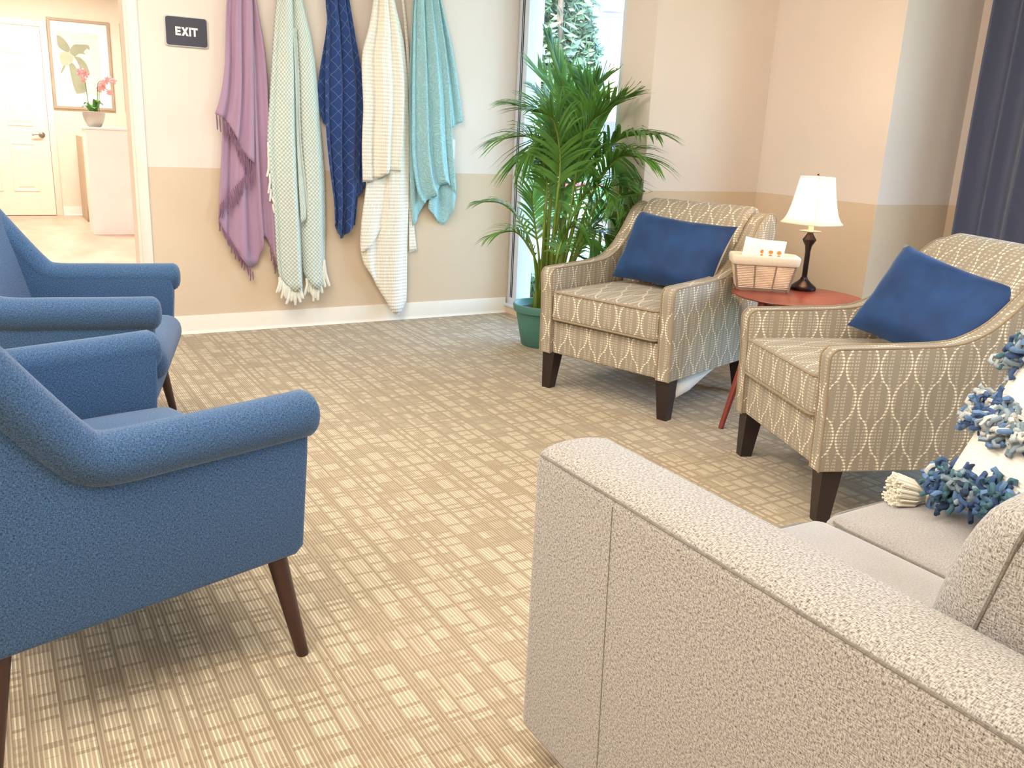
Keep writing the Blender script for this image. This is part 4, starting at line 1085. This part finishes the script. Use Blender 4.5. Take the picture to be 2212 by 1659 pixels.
def strap(p0, p1, p2, w_):
    path = smoothpath([p0, p1, p2], 5); bm = bmesh.new(); rows = []
    for i, p in enumerate(path):
        s = i / (len(path) - 1); d = (path[min(i + 1, len(path) - 1)] - path[max(i - 1, 0)]).normalized(); sd = d.cross(Vector((0, 0, 1)))
        sd = sd.normalized() if sd.length > 1e-3 else Vector((1, 0, 0)); wd = w_ * math.sin(PI * (.12 + .86 * s)) + .002
        rows.append([p - sd * wd + Vector((0, 0, .006)), p, p + sd * wd + Vector((0, 0, .006))])
    o = loft(rows, closed_ring=False, bm=bm); return o
for a, ln, hz in ((200, .11, .07), (150, .09, .10), (330, .10, .10), (20, .08, .12), (270, .10, .06), (90, .09, .09), (300, .07, .13)):
    c, s = math.cos(math.radians(a)), math.sin(math.radians(a))
    o = obj('leaf', strap((c * .02, s * .02, .12), (c * ln * .6, s * ln * .6, .12 + hz), (c * ln, s * ln, .12 + hz * .85), .026), 'leaf_green', orc, smooth=180); mod_solid(o, .002)
def bloom(c, r):
    bm = bmesh.new(); ax = Vector((random.uniform(-.4, .4), -1, random.uniform(-.2, .4))).normalized(); s = ax.orthogonal().normalized(); q = ax.cross(s)
    cv = bm.verts.new(c)
    for k in range(5):
        a = 2 * PI * k / 5; b_ = .55
        p = [c + (s * math.cos(a + e) + q * math.sin(a + e)) * r * m_ + ax * h_ for e, m_, h_ in ((-b_, .6, .004), (-.2, 1.0, .001), (.2, 1.0, .001), (b_, .6, .004))]
        vs = [bm.verts.new(x_) for x_ in p]; bm.faces.new([cv] + vs)
    return bm
for sx, top in ((-.035, [(-.050, 0, .36), (-.062, -.01, .46), (-.075, -.02, .49)]), (.035, [(.05, 0, .34), (.065, -.01, .42), (.115, -.02, .44), (.19, -.03, .43)]), (.05, [(.065, .01, .33), (.085, .01, .38), (.15, 0, .35)])):
    path = smoothpath([(sx, 0, .12)] + top, 5)
    st = obj('flower_stem', tube(path, .0035, 6), 'leaf_green', orc, smooth=60)
    for k in range(7):
        p = path[-1 - k * 1 if k < len(path) - 6 else -1] + Vector((random.uniform(-.035, .035), random.uniform(-.03, .01), random.uniform(-.03, .03)))
        obj('bloom', bloom(p, random.uniform(.024, .034)), 'orchid_pink', st, smooth=0)

# ------------------------------------------------------------------ outdoors beyond the window
GZ = -.15
def gplane(name, x0, x1, y0, y1, z0, z1, m):
    return struct(name, rbox(x0, x1, y0, y1, z0, z1), m)
plain('ground_concrete', rgb(196, 194, 190), .9, .06, 2)
plain('mulch', rgb(104, 90, 78), .95, .3, 30)
plain('lawn', rgb(120, 150, 88), .95, .2, 14)
plain('asphalt', rgb(128, 130, 136), .9, .06, 4)
plain('curb_red', rgb(206, 64, 92), .7, .08, 6)
plain('stucco_peach', rgb(190, 150, 134), .85, .03, 3)
plain('stucco_white', rgb(226, 226, 230), .85, .03, 3)
plain('facade_grey', rgb(96, 98, 118), .8, .05, 3)
plain('bark', rgb(108, 92, 78), .9, .2, 20)
plain('tree_leaf', rgb(128, 150, 110), .7, .25, 2)
plain('tree_leaf_dark', rgb(84, 108, 84), .7, .25, 2)
plain('window_dark', rgb(90, 104, 124), .25, .05, 2)
struct('ground_lawn', rbox(XE + .2, 70, -30, 80, GZ - .2, GZ), 'lawn')
gl_ = struct('ground_planting', rbox(3.13, XE + .19, 2.9, 80, GZ - .2, GZ), 'lawn')
def seg_strip(name, d0, d1, m, z1):
    """ground band lying across the view from the window, between two distances"""
    a = math.radians(56.5); c = Vector((math.cos(a), math.sin(a), 0)); s = Vector((-c.y, c.x, 0))
    bm = loft([[c * d0 - s * 40, c * d1 - s * 40], [c * d0 + s * 40, c * d1 + s * 40]], closed_ring=False)
    return bm
def band(name, d0, d1, z0, z1, m, hw=12):
    a = math.radians(56.5); c = Vector((math.cos(a), math.sin(a))); s = Vector((-c.y, c.x))
    pr_ = [c * d0 - s * hw, c * d1 - s * hw, c * d1 + s * hw, c * d0 + s * hw]
    return struct(name, prism([(p.x, p.y) for p in pr_], z0, z1, axis='z'), m)
band('ground_path', 9.6, 11.6, GZ - .1, GZ + .02, 'ground_concrete', 3.2)
band('ground_bed', 11.6, 14.5, GZ - .1, GZ + .05, 'mulch', 5)
band('ground_walk', 17.5, 22.5, GZ - .1, GZ + .03, 'ground_concrete', 9)
band('ground_curb', 23.2, 24.0, GZ - .1, GZ + .16, 'curb_red', 10)
band('ground_road', 24.0, 40.0, GZ - .1, GZ + .01, 'asphalt', 16)
def leafcloud(centers, n, size, mats):
    bm = bmesh.new()
    for i in range(n):
        c, r = random.choice(centers); c = Vector(c)
        d = Vector((random.gauss(0, 1), random.gauss(0, 1), random.gauss(0, 1))).normalized() * r * random.random() ** .4
        p = c + d; a = Vector((random.gauss(0, 1), random.gauss(0, 1), random.gauss(0, 1))).normalized(); b_ = a.orthogonal().normalized()
        s = size * random.uniform(.6, 1.3)
        f_ = bm.faces.new([bm.verts.new(x_) for x_ in (p - a * s, p + b_ * s * .38, p + a * s, p - b_ * s * .38)])
        f_.material_index = random.randrange(len(mats))
    return bm
def tree(label, x, y, h, spread, n, size, px_list, depth):
    t = thing('garden_tree', label, 'tree', (x, y, GZ))
    obj('trunk', tube([(x, y, GZ), (x + .1, y + .05, h * .45), (x + .05, y, h * .9)], [.14, .10, .05], 10), 'bark', t, world=True, smooth=60)
    o = obj('foliage', leafcloud([(at(a, b, depth + dd), r) for a, b, r, dd in px_list], n, size, ['tree_leaf', 'tree_leaf_dark']), ['tree_leaf', 'tree_leaf_dark'], t, world=True, smooth=0)
    o['kind'] = 'stuff'
p = at(1190, 300, 17.0)
tree('leafy green tree seen through the tall window', p.x, p.y, 4.2, 2, 7500, .13, [(1190, -20, 1.0, 0), (1230, 60, .6, .4), (1160, 80, .75, -.2), (1205, 150, .7, .2), (1175, 205, .45, 0), (1250, 120, .45, .3), (1235, -60, .8, .5), (1150, -40, .7, -.3), (1150, 150, .35, .5)], 17.0)
def house_box(parent, name, x0, x1, y0, y1, depth, thick, m):
    """upright block: front face found from picture corners at a distance, then given real depth"""
    a = at(x0, y1, depth); b_ = at(x1, y1, depth); ztop = at((x0 + x1) / 2, y0, depth).z; zbot = max(GZ, a.z)
    dx = Vector((b_.x - a.x, b_.y - a.y)); n_ = Vector((-dx.y, dx.x)).normalized() * thick
    pr_ = [(a.x, a.y), (b_.x, b_.y), (b_.x + n_.x, b_.y + n_.y), (a.x + n_.x, a.y + n_.y)]
    return obj(name, prism(pr_, zbot, ztop, axis='z'), m, parent, world=True, smooth=0)
p = at(1330, 330, 27)
hs = thing('building', 'pale stucco building with a peach pillar seen through the window', 'building', (p.x, p.y, GZ))
house_box(hs, 'wall', 1255, 1480, -160, 330, 33, 3, 'facade_grey')
house_box(hs, 'pillar', 1306, 1400, 48, 262, 28, 1.2, 'stucco_peach')
house_box(hs, 'pillar', 1280, 1307, 46, 262, 28.4, .8, 'facade_grey')
house_box(hs, 'canopy', 1290, 1480, -60, 20, 27.5, 1.5, 'stucco_white')
house_box(hs, 'planter', 1140, 1300, 230, 330, 30, 1.0, 'stucco_white')
w_ = house_box(hs, 'window', 1262, 1278, 75, 140, 32.9, .1, 'window_dark')
w_ = house_box(hs, 'window', 1262, 1278, 165, 225, 32.9, .1, 'window_dark')
p = at(1275, 420, 16)
for i, (x_, y_, r) in enumerate(((1165, 470, .35), (1290, 420, .45), (1330, 560, .22), (1240, 590, .16), (1150, 600, .14))):
    dd = (12.5, 14.0, 7.8, 7.2, 7.0)[i]
    c = at(x_, y_, dd); sbt = thing('garden_shrub', ['low green shrub in the mulch bed seen left of the palm', 'larger green shrub behind the palm through the glass', 'small shrub outside the glass near the armchair', 'small shrub outside the glass behind the palm canes', 'small shrub outside the glass beside the window frame'][i], 'shrub', (c.x, c.y, GZ), group='shrubs outside the window')
    o = obj('foliage', leafcloud([((c.x, c.y, GZ + r * .9), r), ((c.x + r * .6, c.y + .1, GZ + r * .7), r * .7)], 420, .05 + r * .08, ['lawn', 'tree_leaf_dark']), ['leaf_green', 'tree_leaf_dark'], sbt, world=True, smooth=0); o['kind'] = 'stuff'
    obj('stem', tube([(c.x, c.y, GZ), (c.x, c.y, GZ + r)], [.015, .008], 6), 'bark', sbt, world=True)
